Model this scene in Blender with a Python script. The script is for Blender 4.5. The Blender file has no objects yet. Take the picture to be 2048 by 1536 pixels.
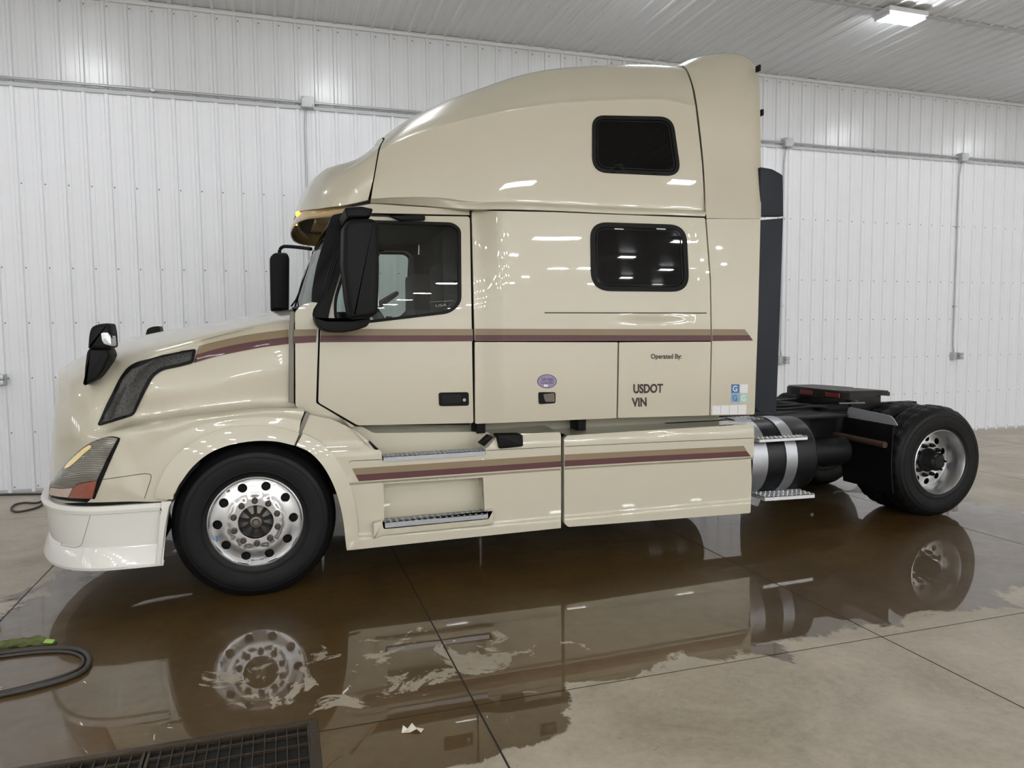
import bpy, bmesh, math, random
from mathutils import Vector, Matrix
from mathutils.geometry import delaunay_2d_cdt
from mathutils.bvhtree import BVHTree

random.seed(7)
SC = bpy.context.scene
COL = SC.collection
pi = math.pi

# ------------------------------------------------------------------ camera
F_PX, YAW, PITCH, ROLL, CAM_H = 1463.82, 0.3098, 0.07243, -0.00837, 1.75602
_f = Vector((math.sin(YAW)*math.cos(PITCH), math.cos(YAW)*math.cos(PITCH), -math.sin(PITCH)))
_r0 = Vector((math.cos(YAW), -math.sin(YAW), 0)); _u0 = _r0.cross(_f)
_r = _r0*math.cos(ROLL) + _u0*math.sin(ROLL)
_u = -_r0*math.sin(ROLL) + _u0*math.cos(ROLL)
CAM = Vector((0, 0, CAM_H))
cam_data = bpy.data.cameras.new('camera'); cam_data.sensor_width = 36.0
cam_data.lens = F_PX/2048*36.0; cam_data.clip_end = 200
cam = bpy.data.objects.new('camera', cam_data); COL.objects.link(cam)
m = Matrix.Identity(4)
for i in range(3):
    m[i][0] = _r[i]; m[i][1] = _u[i]; m[i][2] = -_f[i]; m[i][3] = CAM[i]
cam.matrix_world = m
SC.camera = cam

# ------------------------------------------------------------------ world, exposure
w = bpy.data.worlds.new('world'); SC.world = w; w.use_nodes = True
w.node_tree.nodes['Background'].inputs[0].default_value = (0.75, 0.85, 1, 1)
w.node_tree.nodes['Background'].inputs[1].default_value = 0.3
SC.view_settings.view_transform = 'Standard'; SC.view_settings.look = 'None'
SC.view_settings.gamma = 1.0; SC.view_settings.use_curve_mapping = False
SC.view_settings.exposure = 0.0
LAMP_POWER = 262.0          # high bays of the hall
WALL_ROW_POWER = 76.0        # dimmer row along the ribbed wall

# ------------------------------------------------------------------ pixel helpers
def ray(px, py):
    return _f + _r*((px-1024)/F_PX) - _u*((py-768)/F_PX)
def P(px, py, y):
    d = ray(px, py); return CAM + d*(y/d.y)
def PF(px, py, z=0.0):
    d = ray(px, py); return CAM + d*((z-CAM_H)/d.z)
def PX(px, py, X):
    d = ray(px, py); return CAM + d*(X/d.x)
CY = 6.2
def mir(v): return Vector((v[0], 2*CY-v[1], v[2]))
def sm(a, b, x):
    t = min(1, max(0, (x-a)/(b-a))); return t*t*(3-2*t)
def lerp(a, b, t): return a+(b-a)*t
def solve(px, py, S):
    d = ray(px, py); y = 5.05
    for _ in range(8):
        p = CAM + d*(y/d.y); y = S(p.x, p.z)
    return CAM + d*(y/d.y)
def nrm(S, p):
    h = .004
    n = Vector(((S(p.x+h, p.z)-S(p.x-h, p.z))/(2*h), -1, (S(p.x, p.z+h)-S(p.x, p.z-h))/(2*h)))
    return n.normalized()

# ------------------------------------------------------------------ materials
def srgb(r, g, b):
    f = lambda c: (c/255/12.92) if c/255 <= .04045 else ((c/255+.055)/1.055)**2.4
    return (f(r), f(g), f(b), 1)
MATS = {}
def mat(name, col, rough=.5, metal=0, coat=0, coat_rough=.03, noise=0, nscale=20, bump=0, bscale=60, emit=None, estr=0, spec=.5, rnoise=0):
    M = bpy.data.materials.new(name); M.use_nodes = True; nt = M.node_tree; b = nt.nodes['Principled BSDF']
    b.inputs['Base Color'].default_value = col; b.inputs['Roughness'].default_value = rough
    b.inputs['Metallic'].default_value = metal; b.inputs['Coat Weight'].default_value = coat
    b.inputs['Coat Roughness'].default_value = coat_rough; b.inputs['Specular IOR Level'].default_value = spec
    if emit: b.inputs['Emission Color'].default_value = emit; b.inputs['Emission Strength'].default_value = estr
    g = nt.nodes.new('ShaderNodeNewGeometry')
    if noise:
        n = nt.nodes.new('ShaderNodeTexNoise'); n.inputs['Scale'].default_value = nscale; n.inputs['Detail'].default_value = 6
        nt.links.new(g.outputs['Position'], n.inputs['Vector'])
        mx = nt.nodes.new('ShaderNodeMix'); mx.data_type = 'RGBA'
        k = 1-noise; k2 = 1+noise*.6
        mx.inputs[6].default_value = (col[0]*k, col[1]*k, col[2]*k, 1); mx.inputs[7].default_value = (min(1, col[0]*k2), min(1, col[1]*k2), min(1, col[2]*k2), 1)
        nt.links.new(n.outputs['Fac'], mx.inputs[0]); nt.links.new(mx.outputs[2], b.inputs['Base Color'])
        if rnoise:
            mr = nt.nodes.new('ShaderNodeMapRange'); mr.inputs[3].default_value = rough-rnoise; mr.inputs[4].default_value = rough+rnoise
            nt.links.new(n.outputs['Fac'], mr.inputs[0]); nt.links.new(mr.outputs[0], b.inputs['Roughness'])
    if bump:
        n = nt.nodes.new('ShaderNodeTexNoise'); n.inputs['Scale'].default_value = bscale; n.inputs['Detail'].default_value = 4
        nt.links.new(g.outputs['Position'], n.inputs['Vector'])
        bp = nt.nodes.new('ShaderNodeBump'); bp.inputs['Strength'].default_value = bump; bp.inputs['Distance'].default_value = .01
        nt.links.new(n.outputs['Fac'], bp.inputs['Height']); nt.links.new(bp.outputs[0], b.inputs['Normal'])
    MATS[name] = M; return M
M_CREAM = mat('cream_paint', srgb(195, 188, 168), .32, 0, 1, .02, noise=.03, nscale=3)
M_BUMPER = mat('white_bumper_plastic', srgb(222, 220, 213), .35, 0, .8, .05, noise=.03, nscale=4)
M_SHADOWCREAM = mat('shaded_cream_panel', srgb(176, 172, 152), .5, noise=.06, nscale=5)  # body cream with the shade of the recess put into the colour
M_TAN = mat('tan_stripe', srgb(138, 121, 97), .4, 0, .15, .05, spec=.3)
M_MAROON = mat('maroon_stripe', srgb(90, 54, 56), .4, 0, .15, .05, spec=.3)
M_BLACK = mat('black_plastic', srgb(11, 11, 12), .55, spec=.2, noise=.2, nscale=90, bump=.15, bscale=300)
M_DARK = mat('dark_cavity', srgb(16, 16, 17), .8)
M_SLATE = mat('slate_rubber', srgb(36, 40, 47), .55, spec=.25, noise=.1, nscale=8)
M_RUBBER = mat('tyre_rubber', srgb(17, 17, 18), .5, spec=.22, noise=.2, nscale=14, bump=.1, bscale=120, rnoise=.12)
M_CHASSIS = mat('black_chassis_paint', srgb(12, 13, 14), .5, spec=.25, noise=.25, nscale=9, bump=.1, bscale=40)
M_ALU = mat('polished_aluminium', srgb(202, 202, 203), .3, .92, noise=.05, nscale=16, rnoise=.03)
M_ALU2 = mat('brushed_aluminium', srgb(172, 174, 179), .42, .9, noise=.1, nscale=40)
M_STEPW = mat('pale_step_metal', srgb(225, 226, 228), .4, .5, noise=.06, nscale=60)
M_STEEL = mat('grey_steel', srgb(110, 104, 98), .4, .7, noise=.3, nscale=60)
M_LUG = mat('weathered_lug_nut', srgb(84, 76, 70), .5, .6, noise=.3, nscale=120)
M_GREY = mat('grey_coated_bracket', srgb(150, 152, 158), .45, .3, noise=.06, nscale=30)
M_RUST = mat('rusty_pipe', srgb(72, 46, 32), .75, noise=.4, nscale=50, bump=.3, bscale=150)
M_TANK = mat('dark_tank', srgb(13, 15, 19), .35, 0, spec=.3, noise=.15, nscale=12)
M_GROOVE = mat('seam_gap', srgb(60, 57, 50), .8)
M_GREYTRIM = mat('grey_seal', srgb(125, 122, 112), .55)
M_TINT = mat('tinted_glass_opaque', srgb(5, 5, 6), .02, 0, 0, .02, spec=.16)
M_VISOR = mat('smoked_amber_visor', srgb(200, 174, 128), .22, 0, .6, .04)
M_AMBER = mat('amber_marker', srgb(255, 170, 40), .3, emit=(1, .45, .06, 1), estr=3)
M_MIRROR = mat('mirror_glass', srgb(200, 205, 210), .03, 1)
M_TEXT = mat('dark_brown_lettering', srgb(58, 42, 40), .5)
M_WHITEST = mat('white_sticker', srgb(225, 224, 226), .5)
M_BLUEST = mat('blue_sticker', srgb(70, 120, 175), .45, noise=.3, nscale=160)
M_LBLUEST = mat('light_blue_sticker', srgb(135, 170, 205), .45, noise=.25, nscale=160)
M_GREENST = mat('pale_green_sticker', srgb(170, 208, 196), .45, noise=.2, nscale=160)
M_PURPLE = mat('iridescent_oval', srgb(150, 138, 175), .3, .2, noise=.35, nscale=30)
M_SEAT = mat('seat_fabric', srgb(38, 38, 40), .8)
M_HEADLINER = mat('grey_headliner', srgb(90, 90, 90), .8)
M_CONDUIT = mat('galvanised_conduit', srgb(178, 180, 182), .35, .6, noise=.08, nscale=30)
M_BOX = mat('grey_junction_box', srgb(188, 189, 191), .45, .2)
M_SCREW = mat('screw_head', srgb(120, 121, 124), .5, .3)
M_JOINT = mat('joint_filler', srgb(38, 31, 24), .7, noise=.3, nscale=40)
M_GRATE = mat('wet_grate_iron', srgb(74, 64, 52), .35, .5, noise=.35, nscale=50, bump=.2, bscale=80)
M_PIT = mat('drain_pit', srgb(20, 15, 10), .45, spec=.15, noise=.4, nscale=9)
M_HOSE = mat('black_hose', srgb(58, 54, 50), .55, noise=.15, nscale=30)
M_GLOVE = mat('green_cloth', srgb(96, 102, 62), .9, noise=.3, nscale=50, bump=.4, bscale=120)
M_LIME = mat('lime_label', srgb(150, 190, 80), .6)
M_PAPER = mat('white_paper', srgb(225, 215, 200), .7, noise=.1, nscale=60)
M_PVC = mat('white_liner_panel', srgb(234, 235, 239), .42, noise=.025, nscale=2)
M_STEELW = mat('white_steel_panel', srgb(214, 215, 217), .3, 0, .3, .2, noise=.02, nscale=2)
M_CEIL = mat('ceiling_steel_panel', srgb(222, 223, 225), .34, 0, .2, .25, noise=.02, nscale=2)
M_TRIM = mat('white_trim', srgb(210, 211, 212), .4)
M_LEDGE = mat('grey_ledge', srgb(190, 192, 195), .45)
M_LAMPBODY = mat('lamp_housing', srgb(225, 226, 228), .4)
M_LENS = mat('lamp_lens', (1, 1, 1, 1), .4, emit=(.95, .978, 1, 1), estr=LAMP_POWER)
M_LENSW = mat('lamp_lens_wall_row', (1, 1, 1, 1), .4, emit=(.95, .978, 1, 1), estr=WALL_ROW_POWER)
M_WALLP = mat('painted_white_wall', srgb(236, 236, 236), .6, noise=.02, nscale=2)
M_DAY = mat('daylight_pane', (1, 1, 1, 1), .2, emit=(.85, .92, 1, 1), estr=7)
M_DOORP = mat('overhead_door_panel', srgb(215, 216, 218), .5)
M_RED = mat('red_reflector', srgb(120, 40, 38), .35, noise=.2, nscale=80)
M_PLATE = mat('greasy_plate', srgb(40, 36, 34), .45, .1, spec=.3, noise=.35, nscale=18, bump=.15, bscale=30)

def glass_mat(name, tint, keep, rough=.01):
    M = bpy.data.materials.new(name); M.use_nodes = True; nt = M.node_tree
    for n in list(nt.nodes): nt.nodes.remove(n)
    o = nt.nodes.new('ShaderNodeOutputMaterial'); t = nt.nodes.new('ShaderNodeBsdfTransparent'); g = nt.nodes.new('ShaderNodeBsdfGlossy')
    f = nt.nodes.new('ShaderNodeFresnel'); f.inputs[0].default_value = 1.5
    mx = nt.nodes.new('ShaderNodeMixShader')
    t.inputs[0].default_value = (*[c*keep for c in tint[:3]], 1); g.inputs['Roughness'].default_value = rough
    nt.links.new(f.outputs[0], mx.inputs[0]); nt.links.new(t.outputs[0], mx.inputs[1]); nt.links.new(g.outputs[0], mx.inputs[2]); nt.links.new(mx.outputs[0], o.inputs[0])
    return M
M_GLASS = glass_mat('door_glass', (.86, .95, .92), .9)
M_WSHIELD = glass_mat('windscreen_glass', (.72, .82, .78), .8)

def lens_mat():
    M = mat('ribbed_headlight_lens', srgb(128, 124, 112), .12, .25, .8, .03); nt = M.node_tree; b = nt.nodes['Principled BSDF']
    g = nt.nodes.new('ShaderNodeNewGeometry'); wv = nt.nodes.new('ShaderNodeTexWave'); wv.bands_direction = 'Z'
    wv.inputs['Scale'].default_value = 28; wv.inputs['Distortion'].default_value = 1.2
    nt.links.new(g.outputs['Position'], wv.inputs['Vector'])
    cr = nt.nodes.new('ShaderNodeValToRGB'); cr.color_ramp.elements[0].color = srgb(92, 88, 80); cr.color_ramp.elements[1].color = srgb(150, 147, 138)
    nt.links.new(wv.outputs['Fac'], cr.inputs[0]); nt.links.new(cr.outputs[0], b.inputs['Base Color'])
    bp = nt.nodes.new('ShaderNodeBump'); bp.inputs['Strength'].default_value = .3; bp.inputs['Distance'].default_value = .004
    nt.links.new(wv.outputs['Fac'], bp.inputs['Height']); nt.links.new(bp.outputs[0], b.inputs['Normal'])
    return M
M_LENSH = lens_mat()
M_HLGLOW = mat('headlamp_reflector', srgb(214, 190, 130), .3, .3, .6, .05, emit=(1, .75, .35, 1), estr=.25)
M_HLWHITE = mat('clear_lower_lens', srgb(212, 186, 174), .2, .2, .8, .04, noise=.2, nscale=40)
M_HLRED = mat('orange_side_marker', srgb(150, 82, 66), .2, .1, .8, .04, noise=.15, nscale=60)
def mesh_grid_mat():
    M = mat('perforated_vent', srgb(62, 60, 56), .5); nt = M.node_tree; b = nt.nodes['Principled BSDF']
    g = nt.nodes.new('ShaderNodeNewGeometry'); v = nt.nodes.new('ShaderNodeTexVoronoi'); v.inputs['Scale'].default_value = 85
    nt.links.new(g.outputs['Position'], v.inputs['Vector'])
    cr = nt.nodes.new('ShaderNodeValToRGB'); cr.color_ramp.elements[0].position = .25; cr.color_ramp.elements[0].color = srgb(20, 20, 19); cr.color_ramp.elements[1].position = .55; cr.color_ramp.elements[1].color = srgb(58, 57, 54)
    nt.links.new(v.outputs['Distance'], cr.inputs[0]); nt.links.new(cr.outputs[0], b.inputs['Base Color'])
    return M
M_VENT = mesh_grid_mat()

def floor_mat():
    M = bpy.data.materials.new('wet_concrete'); M.use_nodes = True; nt = M.node_tree; b = nt.nodes['Principled BSDF']
    N = nt.nodes.new; Lk = nt.links.new
    g = N('ShaderNodeNewGeometry')
    def noise(scale, detail=5, dist=0, rough=.55):
        n = N('ShaderNodeTexNoise'); n.inputs['Scale'].default_value = scale; n.inputs['Detail'].default_value = detail; n.inputs['Distortion'].default_value = dist
        n.inputs['Roughness'].default_value = rough; Lk(g.outputs['Position'], n.inputs['Vector']); return n.outputs['Fac']
    def math_(op, a, c=None, clamp=False):
        n = N('ShaderNodeMath'); n.operation = op; n.use_clamp = clamp
        for i, v in enumerate((a, c)):
            if v is None: continue
            if isinstance(v, (int, float)): n.inputs[i].default_value = v
            else: Lk(v, n.inputs[i])
        return n.outputs[0]
    def ramp(x, a, c):
        n = N('ShaderNodeMapRange'); n.interpolation_type = 'SMOOTHSTEP'; Lk(x, n.inputs[0]); n.inputs[1].default_value = a; n.inputs[2].default_value = c; return n.outputs[0]
    sep = N('ShaderNodeSeparateXYZ'); Lk(g.outputs['Position'], sep.inputs[0]); X, Y = sep.outputs[0], sep.outputs[1]
    def ell(cx, cy, rx, ry):
        a = math_('POWER', math_('ABSOLUTE', math_('DIVIDE', math_('SUBTRACT', X, cx), rx)), 2.4)
        c = math_('POWER', math_('ABSOLUTE', math_('DIVIDE', math_('SUBTRACT', Y, cy), ry)), 2.4)
        return math_('SUBTRACT', 1, math_('ADD', a, c))
    cur = None
    for e in ((.8, 5.0, 2.6, 1.65), (2.6, 5.2, 3.8, 1.9), (4.9, 5.0, 1.8, 1.2), (-.35, 3.95, 1.15, 1.05), (.55, 3.3, .75, .55), (3.0, 7.3, 4.2, 1.2)):
        o = ell(*e); cur = o if cur is None else math_('MAXIMUM', cur, o)
    edge = math_('MULTIPLY', math_('SUBTRACT', noise(2.2, 7, .6, .6), .5), 1.5)
    wet = ramp(math_('ADD', cur, edge), -.02, .05)
    # dry islands inside the wet area
    isl = ramp(math_('ADD', noise(3.4, 8, .9, .68), math_('MULTIPLY', ell(.55, 3.75, 1.0, .42), .10)), .615, .635)
    wet = math_('MULTIPLY', wet, math_('SUBTRACT', 1, math_('MULTIPLY', isl, .9)))
    # damp film: near-dry region still a bit darker/shiny
    damp = ramp(math_('ADD', noise(.7, 4, .3), math_('MULTIPLY', noise(9, 6), .25)), .5, .75)
    # colours
    dry = N('ShaderNodeValToRGB'); dry.color_ramp.elements[0].color = srgb(138, 128, 111); dry.color_ramp.elements[1].color = srgb(196, 186, 170)
    dry.color_ramp.elements[0].position = .3; dry.color_ramp.elements[1].position = .72
    Lk(math_('ADD', math_('MULTIPLY', noise(1.3, 8, .5, .65), .7), math_('MULTIPLY', noise(22, 6, 0, .7), .3)), dry.inputs[0])
    wc = N('ShaderNodeValToRGB'); wc.color_ramp.elements[0].color = srgb(62, 45, 19); wc.color_ramp.elements[1].color = srgb(100, 77, 38)
    wc.color_ramp.elements[0].position = .3; wc.color_ramp.elements[1].position = .75
    Lk(math_('ADD', math_('MULTIPLY', noise(.9, 8, .6, .6), .6), math_('MULTIPLY', noise(14, 6, 0, .7), .4)), wc.inputs[0])
    mx = N('ShaderNodeMix'); mx.data_type = 'RGBA'; Lk(wet, mx.inputs[0]); Lk(dry.outputs[0], mx.inputs[6]); Lk(wc.outputs[0], mx.inputs[7])
    # scuffs and specks
    sp = ramp(noise(45, 3, 1.5, .5), .70, .76)
    sc_ = ramp(noise(6, 9, 3.0, .75), .62, .68)
    mx2 = N('ShaderNodeMix'); mx2.data_type = 'RGBA'; mx2.blend_type = 'MULTIPLY'
    Lk(math_('MULTIPLY', math_('MAXIMUM', sp, math_('MULTIPLY', sc_, .8)), .7), mx2.inputs[0]); Lk(mx.outputs[2], mx2.inputs[6]); mx2.inputs[7].default_value = (.35, .3, .25, 1)
    Lk(mx2.outputs[2], b.inputs['Base Color'])
    b.inputs['Specular IOR Level'].default_value = .35
    rg = math_('SUBTRACT', .5, math_('MULTIPLY', damp, .16)); Lk(rg, b.inputs['Roughness'])
    Lk(wet, b.inputs['Coat Weight']); b.inputs['Coat Roughness'].default_value = .012; b.inputs['Coat IOR'].default_value = 1.42
    bp = N('ShaderNodeBump'); bp.inputs['Strength'].default_value = .12; bp.inputs['Distance'].default_value = .004
    Lk(noise(60, 5), bp.inputs['Height']); Lk(bp.outputs[0], b.inputs['Normal'])
    bp2 = N('ShaderNodeBump'); bp2.inputs['Strength'].default_value = .008; bp2.inputs['Distance'].default_value = .02
    Lk(noise(3.5, 2), bp2.inputs['Height']); Lk(bp2.outputs[0], b.inputs['Coat Normal'])
    return M
M_FLOOR = floor_mat()

# ------------------------------------------------------------------ mesh helpers
def link(name, me, parent=None):
    o = bpy.data.objects.new(name, me); COL.objects.link(o)
    if parent is not None:
        o.parent = parent; o.matrix_parent_inverse = inv_of(parent)
    return o
ROOTINV = {}
def inv_of(par):
    mtx = Matrix.Identity(4); q = par
    chain = []
    while q is not None: chain.append(q); q = q.parent
    for c in reversed(chain): mtx = mtx @ c.matrix_parent_inverse @ c.matrix_basis
    return mtx.inverted()
def mk(name, verts, faces, mt, parent=None, normals=None, smooth=True, sharp=None):
    me = bpy.data.meshes.new(name); me.from_pydata([tuple(v) for v in verts], [], faces); me.materials.append(mt)
    if smooth:
        for p in me.polygons: p.use_smooth = True
    me.update()
    for p in me.polygons:
        if len(p.vertices) > 6: p.use_smooth = False
    if sharp is not None: me.set_sharp_from_angle(angle=math.radians(sharp))
    if normals is not None: me.normals_split_custom_set_from_vertices([tuple(n) for n in normals])
    return link(name, me, parent)
def tag(o, label, cat=None, group=None, kind=None):
    if label: o['label'] = label
    if cat: o['category'] = cat
    if group: o['group'] = group
    if kind: o['kind'] = kind
    return o
def empty(name, loc, label, cat, group=None):
    o = bpy.data.objects.new(name, None); o.location = loc; COL.objects.link(o); o.empty_display_size = .2
    return tag(o, label, cat, group)
def from_bm(name, bm, mt, parent=None, sharp=35):
    bmesh.ops.recalc_face_normals(bm, faces=bm.faces)
    me = bpy.data.meshes.new(name); bm.to_mesh(me); bm.free(); me.materials.append(mt)
    for p in me.polygons: p.use_smooth = True
    me.set_sharp_from_angle(angle=math.radians(sharp))
    return link(name, me, parent)
def add_box(bm, lo, hi, bev=0):
    vs = [bm.verts.new((x, y, z)) for x in (lo[0], hi[0]) for y in (lo[1], hi[1]) for z in (lo[2], hi[2])]
    fs = [bm.faces.new([vs[i] for i in q]) for q in ((0, 1, 3, 2), (4, 6, 7, 5), (0, 4, 5, 1), (2, 3, 7, 6), (0, 2, 6, 4), (1, 5, 7, 3))]
    if bev:
        es = list({e for f in fs for e in f.edges})
        bmesh.ops.bevel(bm, geom=es, offset=bev, segments=2, affect='EDGES', profile=.7)
    return vs
def box(name, lo, hi, mt, parent=None, bev=0):
    bm = bmesh.new(); add_box(bm, lo, hi, bev); return from_bm(name, bm, mt, parent)
def box_near(*a, **k):
    return box(*a, **k)
def inside(p, poly):
    c = False; n = len(poly); x, y = p; j = n-1
    for i in range(n):
        xi, yi = poly[i]; xj, yj = poly[j]
        if (yi > y) != (yj > y) and x < (xj-xi)*(y-yi)/(yj-yi)+xi: c = not c
        j = i
    return c
def segd(p, a, b):
    ax, ay = a; bx, by = b; dx, dy = bx-ax, by-ay; L = dx*dx+dy*dy
    t = 0 if L == 0 else max(0, min(1, ((p[0]-ax)*dx+(p[1]-ay)*dy)/L))
    return math.hypot(p[0]-ax-t*dx, p[1]-ay-t*dy)
def dens(poly, step):
    out = []
    for i, a in enumerate(poly):
        b = poly[(i+1) % len(poly)]; n = max(1, int(math.hypot(b[0]-a[0], b[1]-a[1])/step))
        for k in range(n): out.append((a[0]+(b[0]-a[0])*k/n, a[1]+(b[1]-a[1])*k/n))
    return out
def rr(poly, r, seg=6):
    out = []; n = len(poly)
    for i in range(n):
        p = Vector(poly[i][:2]); rad = poly[i][2] if len(poly[i]) > 2 else r
        if rad <= 0: out.append(tuple(p)); continue
        a = (Vector(poly[i-1][:2])-p); b = (Vector(poly[(i+1) % n][:2])-p)
        k = min(rad, a.length*.45, b.length*.45); A = p+a.normalized()*k; B = p+b.normalized()*k
        for s in range(seg+1):
            t = s/seg; q = A*(1-t)**2+p*2*t*(1-t)+B*t*t; out.append((q.x, q.y))
    return out
def spl(pts, n=6, closed=False):
    out = []; N = len(pts)
    for i in range(N if closed else N-1):
        if closed: a, b, c, d = pts[i-1], pts[i], pts[(i+1) % N], pts[(i+2) % N]
        else: a, b, c, d = pts[max(0, i-1)], pts[i], pts[i+1], pts[min(N-1, i+2)]
        for k in range(n):
            t = k/n
            out.append(tuple(.5*(2*b[j]+(c[j]-a[j])*t+(2*a[j]-5*b[j]+4*c[j]-d[j])*t*t+(3*b[j]-a[j]-3*c[j]+d[j])*t**3) for j in range(len(b))))
    if not closed: out.append(tuple(pts[-1]))
    return out
def proj(p):
    d = Vector(p)-CAM; z = d.dot(_f); return (1024+F_PX*d.dot(_r)/z, 768-F_PX*d.dot(_u)/z)
def cdt(outline, holes=(), step=10, extra=()):
    loops = [dens(outline, step)]+[dens(h, step) for h in holes]
    pts = []; edges = []
    for lp in loops:
        s = len(pts); n = len(lp); pts += lp; edges += [(s+i, s+(i+1) % n) for i in range(n)]
    nb = len(pts); xs = [p[0] for p in loops[0]]; ys = [p[1] for p in loops[0]]
    allseg = [(lp[i], lp[(i+1) % len(lp)]) for lp in loops for i in range(len(lp))]
    for q in extra:
        if inside(q, loops[0]) and not any(inside(q, h_) for h_ in loops[1:]) and min(segd(q, a, b) for a, b in allseg) > 1.2: pts.append(q)
    near = pts[nb:]
    y = min(ys)+step*.5; row = 0
    while y < max(ys):
        x = min(xs)+step*(.5 if row % 2 else .25)
        while x < max(xs):
            if inside((x, y), loops[0]) and not any(inside((x, y), h) for h in loops[1:]) and min(segd((x, y), a, b) for a, b in allseg) > step*.4 and not any(abs(e[0]-x) < step*.6 and abs(e[1]-y) < step*.5 for e in near): pts.append((x, y))
            x += step
        y += step; row += 1
    vs, _, fs, *_ = delaunay_2d_cdt([Vector(p) for p in pts], edges, [], 0, 1e-7)
    out = []
    for f in fs:
        c = (sum(vs[i].x for i in f)/3, sum(vs[i].y for i in f)/3)
        if inside(c, loops[0]) and not any(inside(c, h) for h in loops[1:]):
            a, b, d = (vs[i] for i in f)
            out.append(list(f) if (b-a).cross(d-a) < 0 else list(f)[::-1])
    cnt = {}
    for f in out:
        for i in range(3):
            e = (f[i], f[(i+1) % 3]); cnt[e] = cnt.get(e, 0)+1
    bnd = [e for e in cnt if (e[1], e[0]) not in cnt]
    return [(v.x, v.y) for v in vs], out, bnd
def panel(name, outline, S, mt, parent, holes=(), step=14, thick=.02, mirror=False, off=0.0, extra=()):
    """sheet-metal panel: outline traced in the photo, laid on the body surface y=S(X,Z)"""
    v2, fs, bnd = cdt(outline, holes, step, extra)
    V = []; Nn = []
    for q in v2:
        p = solve(q[0], q[1], S); n = nrm(S, p); V.append(p+n*off); Nn.append(n)
    F = [list(f) for f in fs]; V2 = list(V); N2 = list(Nn)
    if thick:
        for a, b in bnd:
            k = len(V2); pa, pb = V[a], V[b]; e = (pb-pa)
            n = e.cross(Nn[a]); n = n.normalized() if n.length > 0 else Vector((0, 0, 1))
            V2 += [pa, pb, pb+Vector((0, thick, 0)), pa+Vector((0, thick, 0))]; N2 += [n]*4
            F.append([k+3, k+2, k+1, k])
    o = mk(name, V2, F, mt, parent, N2)
    r = [o]
    if mirror:
        r.append(mk(name, [mir(v) for v in V2], [f[::-1] for f in F], mt, parent, [Vector((n.x, -n.y, n.z)) for n in N2]))
    return r if mirror else o
def hit(bvh, px, py, sh=1):
    for k in range(30):
        h = bvh.ray_cast(CAM, ray(px+k*sh, py).normalized(), 60)
        if h[0] is not None: return h[0], (h[1] if h[1].dot(ray(px, py)) < 0 else -h[1])
    return P(px, py, 5.1), Vector((0, -1, 0))
def bvh_of(*objs):
    V = []; F = []
    for o in objs:
        s = len(V); V += [v.co.copy() for v in o.data.vertices]; F += [[s+i for i in p.vertices] for p in o.data.polygons]
    return BVHTree.FromPolygons(V, F)
def decal(name, outline, bvh, mt, parent, off=.002, step=8, thick=.0, bulge=0, holes=()):
    v2, fs, bnd = cdt(outline, holes, step)
    V = []; Nn = []
    ol = dens(outline, step); segs = [(ol[i], ol[(i+1) % len(ol)]) for i in range(len(ol))]
    for q in v2:
        p, n = hit(bvh, *q); b = 0
        if bulge: b = bulge*sm(0, 14, min(segd(q, a, c) for a, c in segs))
        V.append(p+n*(off+b)); Nn.append(n)
    F = [list(f) for f in fs]
    if thick:
        for a, b in bnd:
            k = len(V); V += [V[a].copy(), V[b].copy(), V[b]-Nn[b]*thick, V[a]-Nn[a]*thick]
            F.append([k+3, k+2, k+1, k])
    return mk(name, V, F, mt, parent)
def line(pts, w):
    """thin polygon along a pixel polyline"""
    A = []; B = []
    for i, p in enumerate(pts):
        a = pts[max(0, i-1)]; b = pts[min(len(pts)-1, i+1)]; d = Vector((b[0]-a[0], b[1]-a[1])).normalized()
        A.append((p[0]-d.y*w/2, p[1]+d.x*w/2)); B.append((p[0]+d.y*w/2, p[1]-d.x*w/2))
    return A+B[::-1]
def cr1(p, t):
    """Catmull-Rom through list of Vectors, t in [0, n-1]"""
    n = len(p); i = min(int(t), n-2); u = t-i
    a, b, c, d = p[max(0, i-1)], p[i], p[i+1], p[min(n-1, i+2)]
    if i == 0: a = b*2-c
    if i+2 > n-1: d = c*2-b
    return .5*(2*b+(c-a)*u+(2*a-5*b+4*c-d)*u*u+(3*b-a-3*c+d)*u**3)
def net(rows, nu, nv, fn=None):
    """rows[i][j] control net -> dense grid list[nv+1][nu+1]"""
    R_ = len(rows); C_ = len(rows[0]); g = []
    pre = [[cr1(rows[i], (C_-1)*k/nu) for k in range(nu+1)] for i in range(R_)]
    for l in range(nv+1):
        t = (R_-1)*l/nv
        rowp = [cr1([pre[i][k] for i in range(R_)], t) for k in range(nu+1)]
        if fn: rowp = [fn(p) for p in rowp]
        g.append(rowp)
    return g
def grid_obj(name, g, mt, parent, mirror=True, flip=False, sharp=None, extra=None):
    bm = bmesh.new()
    for side in ((0, 1) if mirror else (0,)):
        vv = [[bm.verts.new(mir(p) if side else p) for p in r] for r in g]
        for i in range(len(g)-1):
            for j in range(len(g[0])-1):
                q = [vv[i][j], vv[i][j+1], vv[i+1][j+1], vv[i+1][j]]
                if (side == 1) != flip: q = q[::-1]
                try: bm.faces.new(q)
                except ValueError: pass
    bmesh.ops.remove_doubles(bm, verts=bm.verts, dist=2e-4)
    bad = [f for f in bm.faces if f.calc_area() < 1e-9]
    if bad: bmesh.ops.delete(bm, geom=bad, context='FACES')
    me = bpy.data.meshes.new(name); bm.to_mesh(me); bm.free(); me.materials.append(mt)
    for p in me.polygons: p.use_smooth = True
    if sharp: me.set_sharp_from_angle(angle=math.radians(sharp))
    return link(name, me, parent)
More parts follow.
